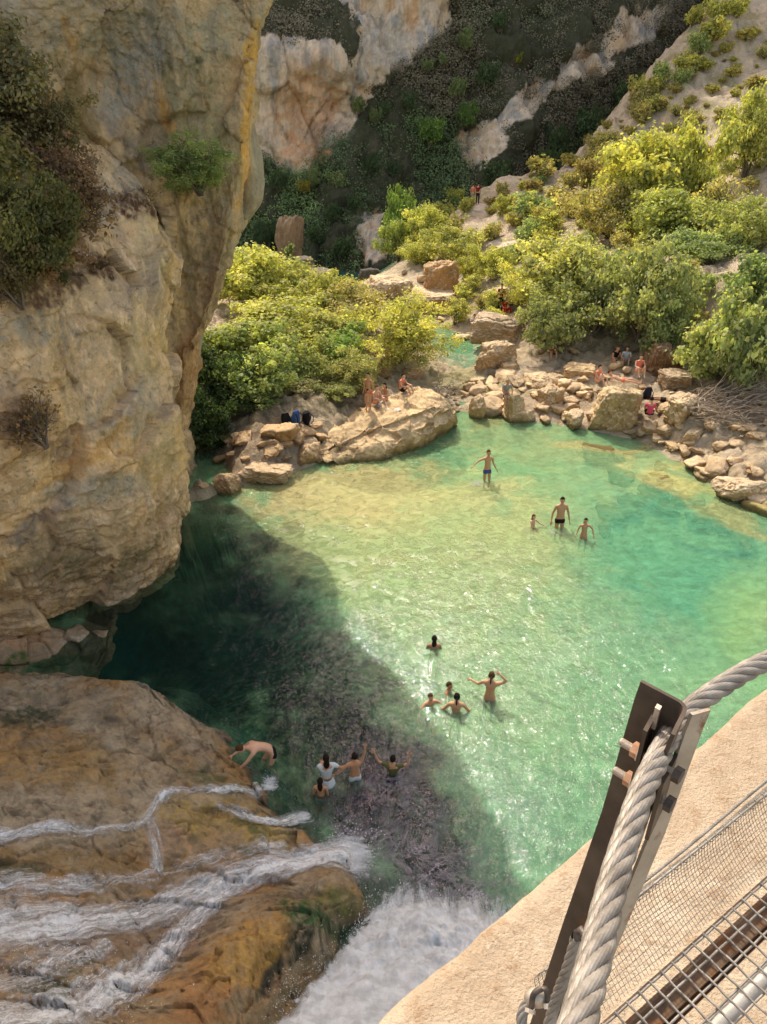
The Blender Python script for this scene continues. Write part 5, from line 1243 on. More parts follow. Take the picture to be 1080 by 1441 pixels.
# the figure looks towards -Y in its own frame; L is its own +X side
POSES = {
 'stand': {},
 'wade': dict(elL=(.36, .05, 1.22), wrL=(.52, -.02, 1.10), elR=(-.25, .06, 1.17), wrR=(-.32, -.03, .95), knL=(.12, -.12, .52), anL=(.12, -.02, .10), toL=(.13, -.2, .05), knR=(-.10, .05, .50), anR=(-.10, .16, .10), toR=(-.11, 0, .03)),
 'arms_out': dict(elR=(-.42, .02, 1.33), wrR=(-.62, -.08, 1.22), elL=(.26, .02, 1.17), wrL=(.36, -.08, .98)),
 'hand_head': dict(elR=(-.40, -.05, 1.52), wrR=(-.20, -.08, 1.68), elL=(.33, -.1, 1.22), wrL=(.55, -.28, 1.15)),
 'arm_up': dict(elR=(-.30, -.02, 1.62), wrR=(-.34, -.02, 1.88), elL=(.34, -.12, 1.26), wrL=(.52, -.34, 1.12)),
 'arms_up': dict(elR=(-.40, -.05, 1.50), wrR=(-.42, -.10, 1.76), elL=(.40, -.05, 1.44), wrL=(.52, -.12, 1.66)),
 'reach': dict(elL=(.30, -.16, 1.24), wrL=(.42, -.42, 1.18), elR=(-.22, -.14, 1.18), wrR=(-.05, -.30, 1.12)),
 'swim': dict(elL=(.40, -.12, 1.32), wrL=(.55, -.38, 1.30), elR=(-.40, -.12, 1.32), wrR=(-.55, -.38, 1.30)),
 'bend': dict(pel=(0, .30, .92), wai=(0, .16, 1.03), che=(0, -.06, 1.13), nec=(0, -.26, 1.16), hed=(0, -.40, 1.17), hiL=(.09, .29, .88), hiR=(-.09, .29, .88), shL=(.17, -.18, 1.12), shR=(-.17, -.18, 1.12),
              elL=(.20, -.36, .93), wrL=(.16, -.54, .72), elR=(-.22, -.38, .94), wrR=(-.22, -.62, .80), knL=(.12, .14, .48), anL=(.11, .34, .09), toL=(.12, .18, .03), knR=(-.12, .02, .50), anR=(-.12, .16, .1), toR=(-.12, 0, .04)),
 'sit': dict(pel=(0, .1, .12), wai=(0, .13, .28), che=(0, .10, .48), nec=(0, .06, .67), hed=(0, .02, .80), hiL=(.10, .06, .12), hiR=(-.10, .06, .12), shL=(.175, .08, .60), shR=(-.175, .08, .60),
             elL=(.24, -.05, .40), wrL=(.14, -.25, .42), elR=(-.24, -.05, .40), wrR=(-.14, -.25, .40), knL=(.15, -.30, .42), anL=(.12, -.48, .06), toL=(.13, -.62, .02), knR=(-.15, -.28, .42), anR=(-.12, -.46, .06), toR=(-.13, -.6, .02)),
 'sit_edge': dict(pel=(0, .1, .12), wai=(0, .13, .28), che=(0, .08, .48), nec=(0, .02, .66), hed=(0, -.04, .79), hiL=(.10, .06, .12), hiR=(-.10, .06, .12), shL=(.175, .05, .60), shR=(-.175, .05, .60),
             elL=(.24, -.08, .38), wrL=(.16, -.26, .24), elR=(-.24, -.08, .38), wrR=(-.16, -.26, .24), knL=(.15, -.36, .14), anL=(.14, -.40, -.28), toL=(.15, -.54, -.34), knR=(-.15, -.36, .14), anR=(-.14, -.42, -.28), toR=(-.15, -.56, -.34)),
 'lie': dict(pel=(0, .1, .12), wai=(0, .24, .13), che=(0, .42, .18), nec=(0, .58, .28), hed=(0, .68, .38), hiL=(.10, .05, .11), hiR=(-.10, .05, .11), shL=(.18, .53, .22), shR=(-.18, .53, .22),
             elL=(.28, .62, .06), wrL=(.26, .36, .05), elR=(-.28, .62, .06), wrR=(-.26, .36, .05), knL=(.12, -.34, .16), anL=(.12, -.74, .07), toL=(.14, -.82, .18), knR=(-.12, -.34, .14), anR=(-.12, -.74, .07), toR=(-.14, -.82, .18)),
}
def hand(w, d, up, s):
    """palm plus four fingers and a thumb, slightly curled"""
    d = d / (np.linalg.norm(d) + 1e-9); side = np.cross(d, up); side /= np.linalg.norm(side) + 1e-9; nrm = np.cross(side, d)
    R = np.stack([side, d, nrm], 1); ext = [ellipsoid(w + d * .045 * s, (.040 * s, .052 * s, .016 * s), R, 8, 10)]
    paths = []
    for k, (x, L) in enumerate([(-.030, .062), (-.010, .075), (.011, .070), (.030, .055)]):
        a = w + side * x * s + d * .085 * s
        paths.append((np.array([a, a + d * L * .5 * s + side * x * .15 * s, a + d * L * s * .92 - nrm * .018 * s + side * x * .3 * s]), np.array([.0088, .0080, .0060]) * s))
    a = w + side * -.036 * s + d * .03 * s
    paths.append((np.array([a, a + (d * .6 - side * .7) * .032 * s, a + (d * 1.3 - side * .75) * .045 * s]), np.array([.011, .0095, .007]) * s))
    V, F = tubes(paths, 6); ext.append((V, [tuple(f) for f in F])); return ext

def person(base, face, pose, height, skin, hair, hstyle, clothes, label, over=None, build=1.0, lookdown=0.0, group=None, female=False):
    """base = point under the pelvis that height 0 refers to; face = heading in degrees, 0 looks to the camera (-Y), 90 to +X"""
    J = {k: np.array(v, float) for k, v in BASE.items()}
    for k, v in POSES[pose].items(): J[k] = np.array(v, float)
    if over:
        for k, v in over.items(): J[k] = np.array(v, float)
    s = height / 1.75; J = {k: v * s for k, v in J.items()}
    hs = s * (1.0 if height > 1.5 else 1.0 + (1.5 - height) * .45)
    b = build; names = []; verts = []; rad = []; edges = []
    def add(k, p, r): names.append(k); verts.append(p); rad.append(r if not hasattr(r, '__len__') else r); return len(verts) - 1
    R = lambda x, y=None: (x * s * b, (y or x) * s * b)
    pel = add('pel', J['pel'], R(.135, .10)); wai = add('wai', J['wai'], R(.115 if female else .125, .085)); che = add('che', J['che'], R(.145, .10)); nb_ = add('upc', J['nec'] * .45 + J['che'] * .55, R(.13, .09)); nec = add('nec', J['nec'], R(.052)); hed = add('hed', J['hed'] * .7 + J['nec'] * .3, R(.05))
    edges += [(pel, wai), (wai, che), (che, nb_), (nb_, nec), (nec, hed)]
    for S in 'LR':
        sh = add('sh' + S, J['sh' + S], R(.058)); el = add('el' + S, J['el' + S], R(.038)); ma = add('ma', (J['sh' + S] + J['el' + S]) / 2, R(.046)); fo = add('fo', J['el' + S] * .7 + J['wr' + S] * .3, R(.037)); wr = add('wr' + S, J['wr' + S], R(.023))
        edges += [(nb_, sh), (sh, ma), (ma, el), (el, fo), (fo, wr)]
        hi = add('hi' + S, J['hi' + S] + (J['kn' + S] - J['hi' + S]) * .12, R(.088)); mt_ = add('th', J['hi' + S] * .5 + J['kn' + S] * .5, R(.072)); kn = add('kn' + S, J['kn' + S], R(.052)); ca = add('ca', J['kn' + S] * .68 + J['an' + S] * .32, R(.052)); an = add('an' + S, J['an' + S], R(.032)); to = add('to' + S, J['to' + S], R(.030, .02))
        edges += [(pel, hi), (hi, mt_), (mt_, kn), (kn, ca), (ca, an), (an, to)]
    body = skinned(verts, edges, rad, pel, 1)
    f0 = np.array([0, -1, -lookdown]); up = J['hed'] - J['nec']
    if pose == 'bend': f0 = np.array([0, -.5, -.9]); up = np.array([0, -1, .2])
    hm, RR = head_mesh(J['hed'] + up / np.linalg.norm(up) * .03 * s, f0, up if abs((up / np.linalg.norm(up)) @ (f0 / np.linalg.norm(f0))) < .95 else (0, 0, 1), hs)
    ext = list(hm)
    for S in 'LR':
        d = J['wr' + S] - J['el' + S]; ext += hand(J['wr' + S], d, np.array([0.1, .4, 1.0]), s)
    join_np(body, ext)
    root = empty('person', base, math.radians(face)); tag(root, label, 'person', group)
    obj('body', body, skin, root)
    if hstyle:
        V, F = hair_mesh(J['hed'] + up / np.linalg.norm(up) * .03 * s, RR, hs, hstyle)
        obj('hair', np_mesh('hair', V, np.array(F)), hair, root)
    g = 1.13
    for kind, m in clothes:
        if kind in ('shorts', 'trunks', 'briefs', 'trousers'):
            t = dict(shorts=.62, trunks=.38, briefs=.14, trousers=1.0)[kind]
            vs = [J['pel'] + (J['wai'] - J['pel']) * .45, J['pel']]; rr = [R(.118 * g, .088 * g), R(.138 * 1.08, .105 * g)]; ed = [(0, 1)]
            for S in 'LR':
                a = J['hi' + S] + (J['kn' + S] - J['hi' + S]) * .12; e = J['hi' + S] + (J['kn' + S] - J['hi' + S]) * max(t, .13); i = len(vs)
                if kind == 'briefs': vs += [a]; rr += [R(.092)]; ed += [(1, i)]
                else: vs += [a, e]; rr += [R(.092 * g), R(.078 * g if kind != 'trousers' else .06 * g)]; ed += [(1, i), (i, i + 1)]
                if kind == 'trousers': vs += [J['an' + S]]; rr += [R(.045)]; ed += [(i + 1, i + 2)]
            nm = kind; me = skinned(vs, ed, rr, 1, 1); obj(nm, me, m, root)
        if kind in ('shirt', 'vest'):
            vs = [J['pel'] + (J['wai'] - J['pel']) * .2, J['wai'], J['che'], J['nec'] * .45 + J['che'] * .55, J['nec'] * .86 + J['che'] * .14]; rr = [R(.136, .105), R(.13, .10), R(.155, .112), R(.138, .10), R(.062)]; ed = [(0, 1), (1, 2), (2, 3), (3, 4)]
            for S in 'LR':
                a = J['sh' + S]; e = a * (.35 if kind == 'shirt' else .8) + J['el' + S] * (.65 if kind == 'shirt' else .2); i = len(vs); vs += [a, e]; rr += [R(.066), R(.056)]; ed += [(3, i), (i, i + 1)]
            obj('shirt', skinned(vs, ed, rr, 0, 1), m, root)
        if kind == 'top':
            c0 = J['che'] * .9 + J['nec'] * .1; ax = (J['nec'] - J['che']); ax /= np.linalg.norm(ax)
            vs = [c0 - ax * .05 * s, c0 + ax * .05 * s]; me = skinned(vs, [(0, 1)], [R(.15 * 1.02, .106), R(.15 * 1.02, .106)], 0, 1); obj('bikini_top', me, m, root)
        if kind == 'skirt':
            a = J['pel'] + np.array([0, 0, .06]) * s; bq = J['pel'] + np.array([0, 0, -.26]) * s
            V, F = tubes([(np.array([a, J['pel'], bq]), np.array([.13, .165, .22]) * s)], 18); obj('skirt', np_mesh('skirt', V, F), m, root)
    return root

def in_water(px, py, depth):
    """standing point of someone whose waterline shows at this pixel"""
    p = PZ(px, py, 0); return (p[0], p[1], -depth)
def on_ground(px, py, dz=0):
    p = hit(px, py); return (p[0], p[1], p[2] + dz)
def on_z(px, py, z): p = PZ(px, py, z); return tuple(p)

person(in_water(685, 676, .48), 15, 'arms_out', 1.78, SK[0], HAIRB, 'short', [('trunks', CL['blue'])], 'man in blue swimming trunks wading alone with one arm out', over=dict(elL=(.24, .02, 1.17), wrL=(.34, -.08, .95)))
person(in_water(750, 741, .72), 35, 'reach', 1.18, SK[1], HAIRB, 'long', [('briefs', CL['coral'])], 'small child with long hair wading left of the man in black trunks')
person(in_water(787, 741, .66), 5, 'stand', 1.82, SK[0], HAIR, 'short', [('trunks', CL['black'])], 'broad shouldered man in black trunks wading between two children', over=dict(elL=(.27, .03, 1.15), wrL=(.31, -.08, .90), elR=(-.27, .03, 1.15), wrR=(-.32, -.08, .92)), build=1.08)
person(in_water(821, 757, .62), -5, 'wade', 1.38, SK[0], HAIR, 'long', [('top', CL['coral']), ('briefs', CL['coral'])], 'girl in a coral bikini wading right of the man in black trunks', over=dict(wrL=(.40, -.1, 1.0)), female=True)
person(in_water(611, 911, 1.22), 180, 'swim', 1.60, SK[2], HAIR, 'long', [('top', CL['black'])], 'lone swimmer with wet dark hair up to the chest in the sparkling water', over=dict(elL=(.22, -.1, 1.2), wrL=(.2, -.32, 1.12), elR=(-.22, -.1, 1.2), wrR=(-.2, -.32, 1.12)), female=True)
person(in_water(606, 990, 1.12), 20, 'swim', 1.42, SK[0], HAIRB, 'short', [('shorts', CL['black'])], 'child on the left of the four bathers, water up to the chest')
person(in_water(632, 972, 1.16), 60, 'swim', 1.42, SK[2], HAIRB, 'short', [('shorts', CL['teal'])], 'child behind the bather with the bun of dark hair', over=dict(elL=(.25, -.15, 1.25), wrL=(.2, -.4, 1.25)))
person(in_water(642, 1000, 1.12), 175, 'swim', 1.66, SK[0], HAIR, 'tail', [('top', CL['black']), ('briefs', CL['black'])], 'bather with tied dark hair seen from behind in front of the other three', over=dict(elL=(.34, .0, 1.2), wrL=(.42, -.2, 1.12), elR=(-.34, .0, 1.2), wrR=(-.42, -.2, 1.12)), female=True)
person(in_water(689, 984, .82), 165, 'hand_head', 1.70, SK[0], HAIRB, 'tail', [('top', CL['orange']), ('briefs', CL['orange'])], 'woman in an orange swimsuit standing with one hand on her head', female=True, build=1.05)
person(in_water(369, 1072, .62), -72, 'bend', 1.78, SK[1], HAIRB, 'short', [('trunks', CL['black'])], 'bent man in black trunks climbing onto the cascade rock')
person(in_water(461, 1102, .75), 190, 'reach', 1.62, SK[0], HAIR, 'long', [('shirt', CL['white']), ('skirt', CL['white'])], 'woman with long dark hair and wet white clothes holding the boy by the hand', over=dict(elL=(.2, -.2, 1.2), wrL=(.1, -.35, 1.15), elR=(-.34, .0, 1.28), wrR=(-.58, -.1, 1.22)), female=True)
person(in_water(452, 1118, .78), 175, 'stand', 1.26, SK[0], HAIR, 'long', [('top', CL['black']), ('shorts', CL['white'])], 'girl with long dark hair close in front of the woman in white', female=True)
person(in_water(500, 1096, .66), 195, 'arm_up', 1.45, SK[0], HAIR, 'short', [('shorts', CL['white'])], 'boy in white shorts with one arm raised high', over=dict(elL=(.36, .0, 1.26), wrL=(.56, -.02, 1.12), elR=(-.26, .0, 1.64), wrR=(-.30, 0, 1.92)))
person(in_water(553, 1088, .95), 170, 'arms_up', 1.48, SK[0], HAIR, 'short', [('shirt', CL['olive']), ('shorts', CL['black'])], 'child in a dark top with both arms bent up')
# left bank
person(on_z(519, 577, 1.15), -30, 'stand', 1.68, SK[0], HAIR, 'short', [('trunks', CL['orange'])], 'sunbather in orange trunks standing on the huge boulder')
person(on_z(518, 580, 1.1), 20, 'stand', 1.02, SK[0], HAIR, 'short', [('briefs', CL['red'])], 'small child standing at the feet of the sunbather in orange')
person(on_z(531, 570, 1.25), 40, 'sit', 1.68, SK[1], HAIRB, 'short', [('trunks', CL['orange'])], 'sunbather sitting hunched beside the standing child')
person(on_z(541, 566, 1.25), -50, 'sit', 1.66, SK[0], HAIR, 'long', [('briefs', CL['coral'])], 'sunbather with dark hair sitting behind the hunched one', female=True)
person(on_z(568, 553, 1.45), 60, 'sit', 1.7, SK[1], HAIR, 'short', [('vest', CL['orange']), ('shorts', CL['black'])], 'person in orange crouching under the round willow bush')
# right bank
person(on_z(713, 560, .95), 10, 'sit_edge', 1.72, SK[0], HAIRG, 'short', [('shirt', CL['grey']), ('shorts', CL['black'])], 'person in a grey shirt sitting on a pale boulder of the dam')
person(on_ground(704, 440), 0, 'stand', 1.72, SK[0], HAIR, 'short', [('shirt', CL['darkred']), ('trousers', CL['black'])], 'person in dark red and black standing above the tilted slab')
person(on_ground(711, 440), 20, 'sit', 1.7, SK[0], HAIR, 'long', [('shirt', CL['red']), ('trousers', CL['red'])], 'person all in bright red sitting above the tilted slab')
person(on_ground(777, 502), 0, 'sit', 1.7, SK[0], HAIR, 'short', [('shirt', CL['magenta']), ('shorts', CL['black'])], 'person in a magenta shirt sitting in the tree shade')
person(on_ground(866, 512), 15, 'sit_edge', 1.74, SK[0], HAIRB, 'short', [('vest', CL['black']), ('trunks', CL['black'])], 'person in a black vest sitting under the trees with a white cap behind')
person(on_ground(880, 512), -15, 'sit', 1.68, SK[1], HAIRB, 'long', [('shirt', CL['white']), ('shorts', CL['grey'])], 'person in a white shirt sitting right of the one in the black vest', female=True)
person(on_z(842, 540, 1.55), 40, 'sit', 1.66, SK[1], HAIR, 'short', [('vest', CL['coral']), ('briefs', CL['coral'])], 'person in coral sitting on the left end of the square boulder')
person(on_z(878, 538, 1.6), 70, 'lie', 1.7, SK[1], HAIRB, 'short', [('trunks', CL['coral'])], 'sunbather in coral trunks lying on the square boulder')
person(on_z(899, 526, 1.7), 0, 'sit', 1.7, SK[1], HAIRB, 'short', [('vest', CL['coral']), ('trunks', CL['orange'])], 'sunbather sitting at the back of the square boulder beside the brown one')
person(on_z(913, 586, .95), 170, 'sit', 1.7, SK[0], HAIR, 'short', [('shirt', CL['pink']), ('shorts', CL['black'])], 'person in a pink shirt seen from behind below the brown boulder')
person(on_z(934, 566, 1.2), -110, 'lie', 1.7, SK[2], HAIR, 'short', [('shorts', CL['black']), ('vest', CL['black'])], 'dark dressed person reclining behind the one in pink')
person(on_ground(667, 462), 0, 'sit', 1.6, SK[0], HAIR, 'short', [('shirt', CL['white']), ('shorts', CL['grey'])], 'person in white sitting by the upper creek')
person(on_ground(672, 288), 150, 'stand', 1.75, SK[0], HAIR, 'short', [('shirt', CL['darkred']), ('trousers', CL['black'])], 'hiker in dark clothes on the path along the slope')
person(on_ground(665, 288), 150, 'stand', 1.70, SK[1], HAIRB, 'short', [('shirt', CL['coral']), ('trousers', CL['grey'])], 'hiker in light clothes left of the dark dressed one')
# bags
def bag(loc, s, rz, m, label):
    rg = int(abs(loc[0]) * 100) % 97
    root = empty('backpack', loc, rz); tag(root, label, 'backpack')
    me = rock_mesh('bag_body', 900 + rg, 4, 5, .05); o = obj('bag_body', me, m, root); o.scale = (s * .17, s * .13, s * .48)
    pth = []
    for sx in (-1, 1):
        pth.append((np.array([[sx * .09, -.12, .4], [sx * .12, -.2, .3], [sx * .11, -.19, .15], [sx * .09, -.12, .05]]) * s, np.array([.014] * 4) * s))
    V, F = tubes(pth, 6); obj('strap', np_mesh('strap', V, F), CL['black'], root)
bag(on_ground(404, 600), 1.3, .3, CL['black'], 'black backpack at the left of the bags under the trees')
bag(on_ground(416, 598), 1.4, 1.0, CL['blue'], 'blue backpack in the middle of the bags under the trees')
bag(on_ground(432, 598), 1.3, 2.0, CL['black'], 'black backpack at the right of the bags under the trees')
bag(on_z(909, 562, 1.25), 1.3, .2, cloth_mat('dark_plaid', (.03, .03, .05)), 'dark bag leaning on the boulder above the sitter in pink')
def towel(c, w_, l_, rz, m, label):
    n = 14; s = np.linspace(-.5, .5, n); U, Vv = np.meshgrid(s, s); P = np.stack([U * w_, Vv * l_, .02 + .03 * vnoise(np.stack([U * 6, Vv * 6, 0 * U + c[0]], -1))], -1)
    V = np.vstack([P.reshape(-1, 3), P.reshape(-1, 3) - [0, 0, .012]]); F = np.vstack([grid_faces(n, n)[:, ::-1], grid_faces(n, n) + n * n])
    o = obj('towel', np_mesh('towel', V, F), m); o.location = c; o.rotation_euler = (0, 0, rz); tag(o, label, 'towel')
towel(on_z(546, 572, 1.25), .7, 1.4, .8, CL['white'], 'white towel spread beside the sunbathers on the huge boulder')
# ------------------------------------------------------------------ bridge in the foreground
def steel(name, c1, c2, metal=.7, rough=.45, rust=0.0, s=12):
    nb = NB(name); P = nb.geo(); n = nb.noise(s, 6, .65, P); n2 = nb.noise(s * 8, 3, .6, P)
    c = nb.mix(nb.ramp(n, [(.35, 0.0), (.65, 1.0)]), c1, c2)
    if rust: c = nb.mix(nb.ramp(nb.noise(s * .9, 6, .7, nb.scale(P, (1, 1, .6))), [(.60 - rust * .2, 0.0), (.66 - rust * .1, .85)]), c, (.22, .09, .03))
    return nb.finish(nb.bsdf(c, nb.math('ADD', nb.math('MULTIPLY', n2, .25), rough - .1), nb.bump(n2, .25, .002), metal))
m_galv = steel('galvanised_wire', (.19, .17, .145), (.38, .35, .31), .35, .5, 0, 30)
m_dark = steel('weathered_steel', (.055, .042, .034), (.13, .10, .075), .3, .45, .12, 9)  # darkened: shade on the web put into the steel colour
m_pale = steel('sunlit_weathered_steel', (.36, .31, .24), (.52, .46, .37), .15, .6, .12, 14)  # lightened: sun on the outer flange put into the steel colour
m_rust = steel('rusty_steel', (.08, .055, .04), (.20, .13, .08), .2, .75, .4, 20)  # darkened: shadow under the grating put into the rust colour
m_bolt = steel('bolt_steel', (.50, .42, .34), (.66, .58, .48), .5, .4, 0, 60)
m_boltr = steel('rusted_nut', (.42, .22, .12), (.56, .34, .22), .3, .55, 0, 70)
m_boltd = steel('dark_bolt', (.08, .07, .06), (.16, .13, .11), .5, .5, 0, 70)
m_pipe = steel('grey_pipe', (.44, .42, .38), (.58, .55, .50), .2, .45, 0, 25)

# concrete ledge below the bridge, running parallel to the deck
nb = NB('sunlit_concrete'); P = nb.geo()
n1 = nb.noise(3.0, 7, .65, P, .4); n2 = nb.noise(18, 6, .7, P); n3 = nb.noise(90, 3, .7, P); v1 = nb.noise(7, 5, .7, P, .8)
c = nb.mix(nb.ramp(n1, [(.35, 0.0), (.65, 1.0)]), (.40, .31, .215), (.55, .455, .34))
c = nb.mix(nb.ramp(v1, [(.58, 0.0), (.68, .7)]), c, (.62, .54, .42)); c = nb.mix(nb.ramp(n2, [(.54, 0.0), (.66, .7)]), c, (.33, .22, .13))
c = nb.mix(nb.ramp(n3, [(.60, 0.0), (.72, .65)]), c, (.25, .18, .12))
m_conc = nb.finish(nb.bsdf(c, .9, nb.bump(nb.math('ADD', nb.math('MULTIPLY', n2, .8), nb.math('MULTIPLY', n3, .5)), .9, .02), spec=.15))
ed = np.array([1.58, 1.24]); ed /= np.linalg.norm(ed); nrm2 = np.array([ed[1], -ed[0]])      # points to the deck side
o0 = np.array([-.045, 1.0])
tt = np.linspace(-5, 12, 400); ww = np.array([-.0, .015, .05] + list(np.linspace(.1, 5.0, 90)))
TT, WW = np.meshgrid(tt, ww)
wob = fbm(np.stack([TT * 1.3, 0 * TT, 0 * TT], -1), 4, .55, 601) * .006 + fbm(np.stack([TT * 9, 0 * TT, 0 * TT], -1), 3, .6, 605) * .012
X = o0[0] + ed[0] * TT + nrm2[0] * (WW + wob); Y = o0[1] + ed[1] * TT + nrm2[1] * (WW + wob)
Z = 11.6 - np.where(WW < .01, .03, 0) + fbm(np.stack([X, Y, 0 * X], -1) * 2.5, 4, .55, 609) * .008
top = np.stack([X, Y, Z], -1); rowsD = [top[0] + np.array([-.01, .01, -dz]) for dz in (2.6, 1.5, .8, .4, .15, .05)]
CP = np.concatenate([np.array(rowsD), top], 0)
conc = obj('concrete_ledge', np_mesh('concrete_ledge', CP.reshape(-1, 3), grid_faces(*CP.shape[:2]), True), m_conc)
tag(conc, 'sunlit beige concrete ledge running below the bridge deck', 'ledge')

# thick wire rope (main hand cable)
def wire_rope(pts, R, strands=6, pitch=None, sides=30, n=420, wires=9):
    P = cr_path(pts, n); T = np.gradient(P, axis=0); T /= np.linalg.norm(T, axis=1, keepdims=True)
    L = np.concatenate([[0], np.cumsum(np.linalg.norm(np.diff(P, axis=0), axis=1))])
    A = np.zeros_like(P); a = np.cross(T[0], [0, 0, 1.0]); a /= np.linalg.norm(a)
    for i in range(n):
        a = a - T[i] * (a @ T[i]); a /= np.linalg.norm(a); A[i] = a
    Bn = np.cross(T, A); pitch = pitch or R * 13; Vs = []; Fs = []; base = 0
    for k in range(strands):
        ph = 2 * np.pi * (L / pitch + k / strands)
        off = A * np.cos(ph)[:, None] + Bn * np.sin(ph)[:, None]; C = P + off * R * .63
        Tc = np.gradient(C, axis=0); Tc /= np.linalg.norm(Tc, axis=1, keepdims=True)
        U = off - Tc * (off * Tc).sum(1, keepdims=True); U /= np.linalg.norm(U, axis=1, keepdims=True); W = np.cross(Tc, U)
        an = np.linspace(0, 2 * np.pi, sides, endpoint=False)
        tw = 2 * np.pi * L / (pitch * .55)
        rr = R * .385 * (1 + .06 * (np.abs(np.cos(wires * .5 * (an[None] + tw[:, None]))) * 2 - 1))
        ring = C[:, None] + (U[:, None] * np.cos(an)[None, :, None] + W[:, None] * np.sin(an)[None, :, None]) * rr[..., None]
        Vs.append(ring.reshape(-1, 3)); i = np.arange(n - 1)[:, None] * sides + np.arange(sides)[None]; j = np.arange(n - 1)[:, None] * sides + (np.arange(sides)[None] + 1) % sides
        Fs.append(np.stack([i, j, j + sides, i + sides], -1).reshape(-1, 4) + base); base += n * sides
    return np.vstack(Vs), np.vstack(Fs)
rp = [PD(745, 1700, .52), PD(792, 1520, .60), PD(832, 1370, .69), PD(868, 1225, .79), PD(902, 1120, .87), PD(922, 1075, .925), PD(940, 1040, .975), PD(960, 1010, 1.01), PD(988, 985, 1.05), PD(1028, 958, 1.10), PD(1075, 932, 1.16), PD(1150, 902, 1.25), PD(1260, 880, 1.4), PD(1500, 860, 1.8)]
V, F = wire_rope(rp, .0131, n=1100, sides=52, wires=13)
rope = obj('wire_rope', np_mesh('wire_rope', V, F), m_galv); tag(rope, 'thick twisted steel rope bending over the bridge post', 'wire rope')

# post: rolled steel channel with a bolted rope clamp
post = empty('bridge_post', (.352, .631, 12.1)); tag(post, 'weathered steel channel post holding the thick wire rope', 'post')
a0 = np.array([.311 - .352, .671 - .631]); wl_ = np.linalg.norm(a0); ux = a0 / wl_; fx_ = np.array([-.033, -.046]); fl_ = np.linalg.norm(fx_); vx = fx_ / fl_
th = .0045
prof = []
# outer outline of an L with a rounded corner, then the inner outline back
def arc(c_, r, a1, a2, n=7): return [c_ + r * np.array([math.cos(a), math.sin(a)]) for a in np.linspace(a1, a2, n)]
web_end = ux * (wl_ + .002); fl_end = vx * fl_
outer = [web_end]; q = .016
for t in np.linspace(0, 1, 8): outer.append((1 - t) ** 2 * ux * q + t * t * vx * q)
outer.append(fl_end)
outer = np.array(outer)
# offset inward (towards the camera side of the web / inner side of the flange)
inn = (ux + vx); inn /= np.linalg.norm(inn)
def offset(poly, d):
    T = np.gradient(poly, axis=0); T /= np.linalg.norm(T, axis=1, keepdims=True); N_ = np.stack([-T[:, 1], T[:, 0]], 1)
    if (N_ @ inn).mean() < 0: N_ = -N_
    return poly + N_ * d
inner = offset(outer, th)[::-1]
prof = np.vstack([outer, inner]); npf = len(prof)
lev = [(-.02, -.075, -.012), (.25, -.057, -.01), (.5, -.037, -.007), (.75, -.014, -.004), (.95, -.003, -.001), (.975, 0, 0)]
PV = []
for (z, ox, oy) in lev:
    for (x, y) in prof: PV.append((x + ox, y + oy, z))
PV = np.array(PV); hgt = (13.08 - 12.1); PV[:, 2] = PV[:, 2] / .975 * hgt
top_tilt = (PV[:, :2] @ inn) ; PV[-npf:, 2] -= .0
PF = []
for r in range(len(lev) - 1):
    for i in range(npf): PF.append((r * npf + i, r * npf + (i + 1) % npf, (r + 1) * npf + (i + 1) % npf, (r + 1) * npf + i))
hn = len(outer); r = (len(lev) - 1) * npf
for i in range(hn - 1): PF.append((r + i, r + i + 1, r + npf - 2 - i, r + npf - 1 - i))
obj('channel', np_mesh('channel', PV, np.array(PF), False), m_dark, post)
pl = np.array([.352, .631, 12.1])
def W2(x, y, z): return pl + np.array([*(ux * x + vx * y), z])          # x along the web, y along the flange
def local(V): return V - pl
def cyl(p, q, r, sides=6, taper=1.0):
    p = np.array(p); q = np.array(q); V, F = tubes([(np.array([p, q]), np.array([r, r * taper]))], sides)
    n = sides; F = [tuple(f) for f in F]; F += [tuple(range(n))[::-1], tuple(range(n, 2 * n))]
    return V, F
def add_mesh(name, chunks, mat, parent, smooth=False, origin=None):
    V = []; F = []
    for v, f in chunks:
        b = len(V); V += [tuple(map(float, x)) for x in v]; F += [tuple(int(i) + b for i in q) for q in f]
    me = bpy.data.meshes.new(name); me.from_pydata(V if origin is None else [tuple(np.array(v) - origin) for v in V], [], F); me.update()
    if smooth:
        for p in me.polygons: p.use_smooth = True
    return obj(name, me, mat, parent)
def box_pts(c, ax, ay, az):
    V = [np.array(c) + sx * np.array(ax) + sy * np.array(ay) + sz * np.array(az) for sz in (-1, 1) for (sx, sy) in ((-1, -1), (1, -1), (1, 1), (-1, 1))]
    return np.array(V), [(3, 2, 1, 0), (4, 5, 6, 7), (0, 1, 5, 4), (1, 2, 6, 5), (2, 3, 7, 6), (3, 0, 4, 7)]
U3 = np.array([*ux, 0]); V3 = np.array([*vx, 0]); Z3 = np.array([0, 0, 1.0])
ztop = hgt
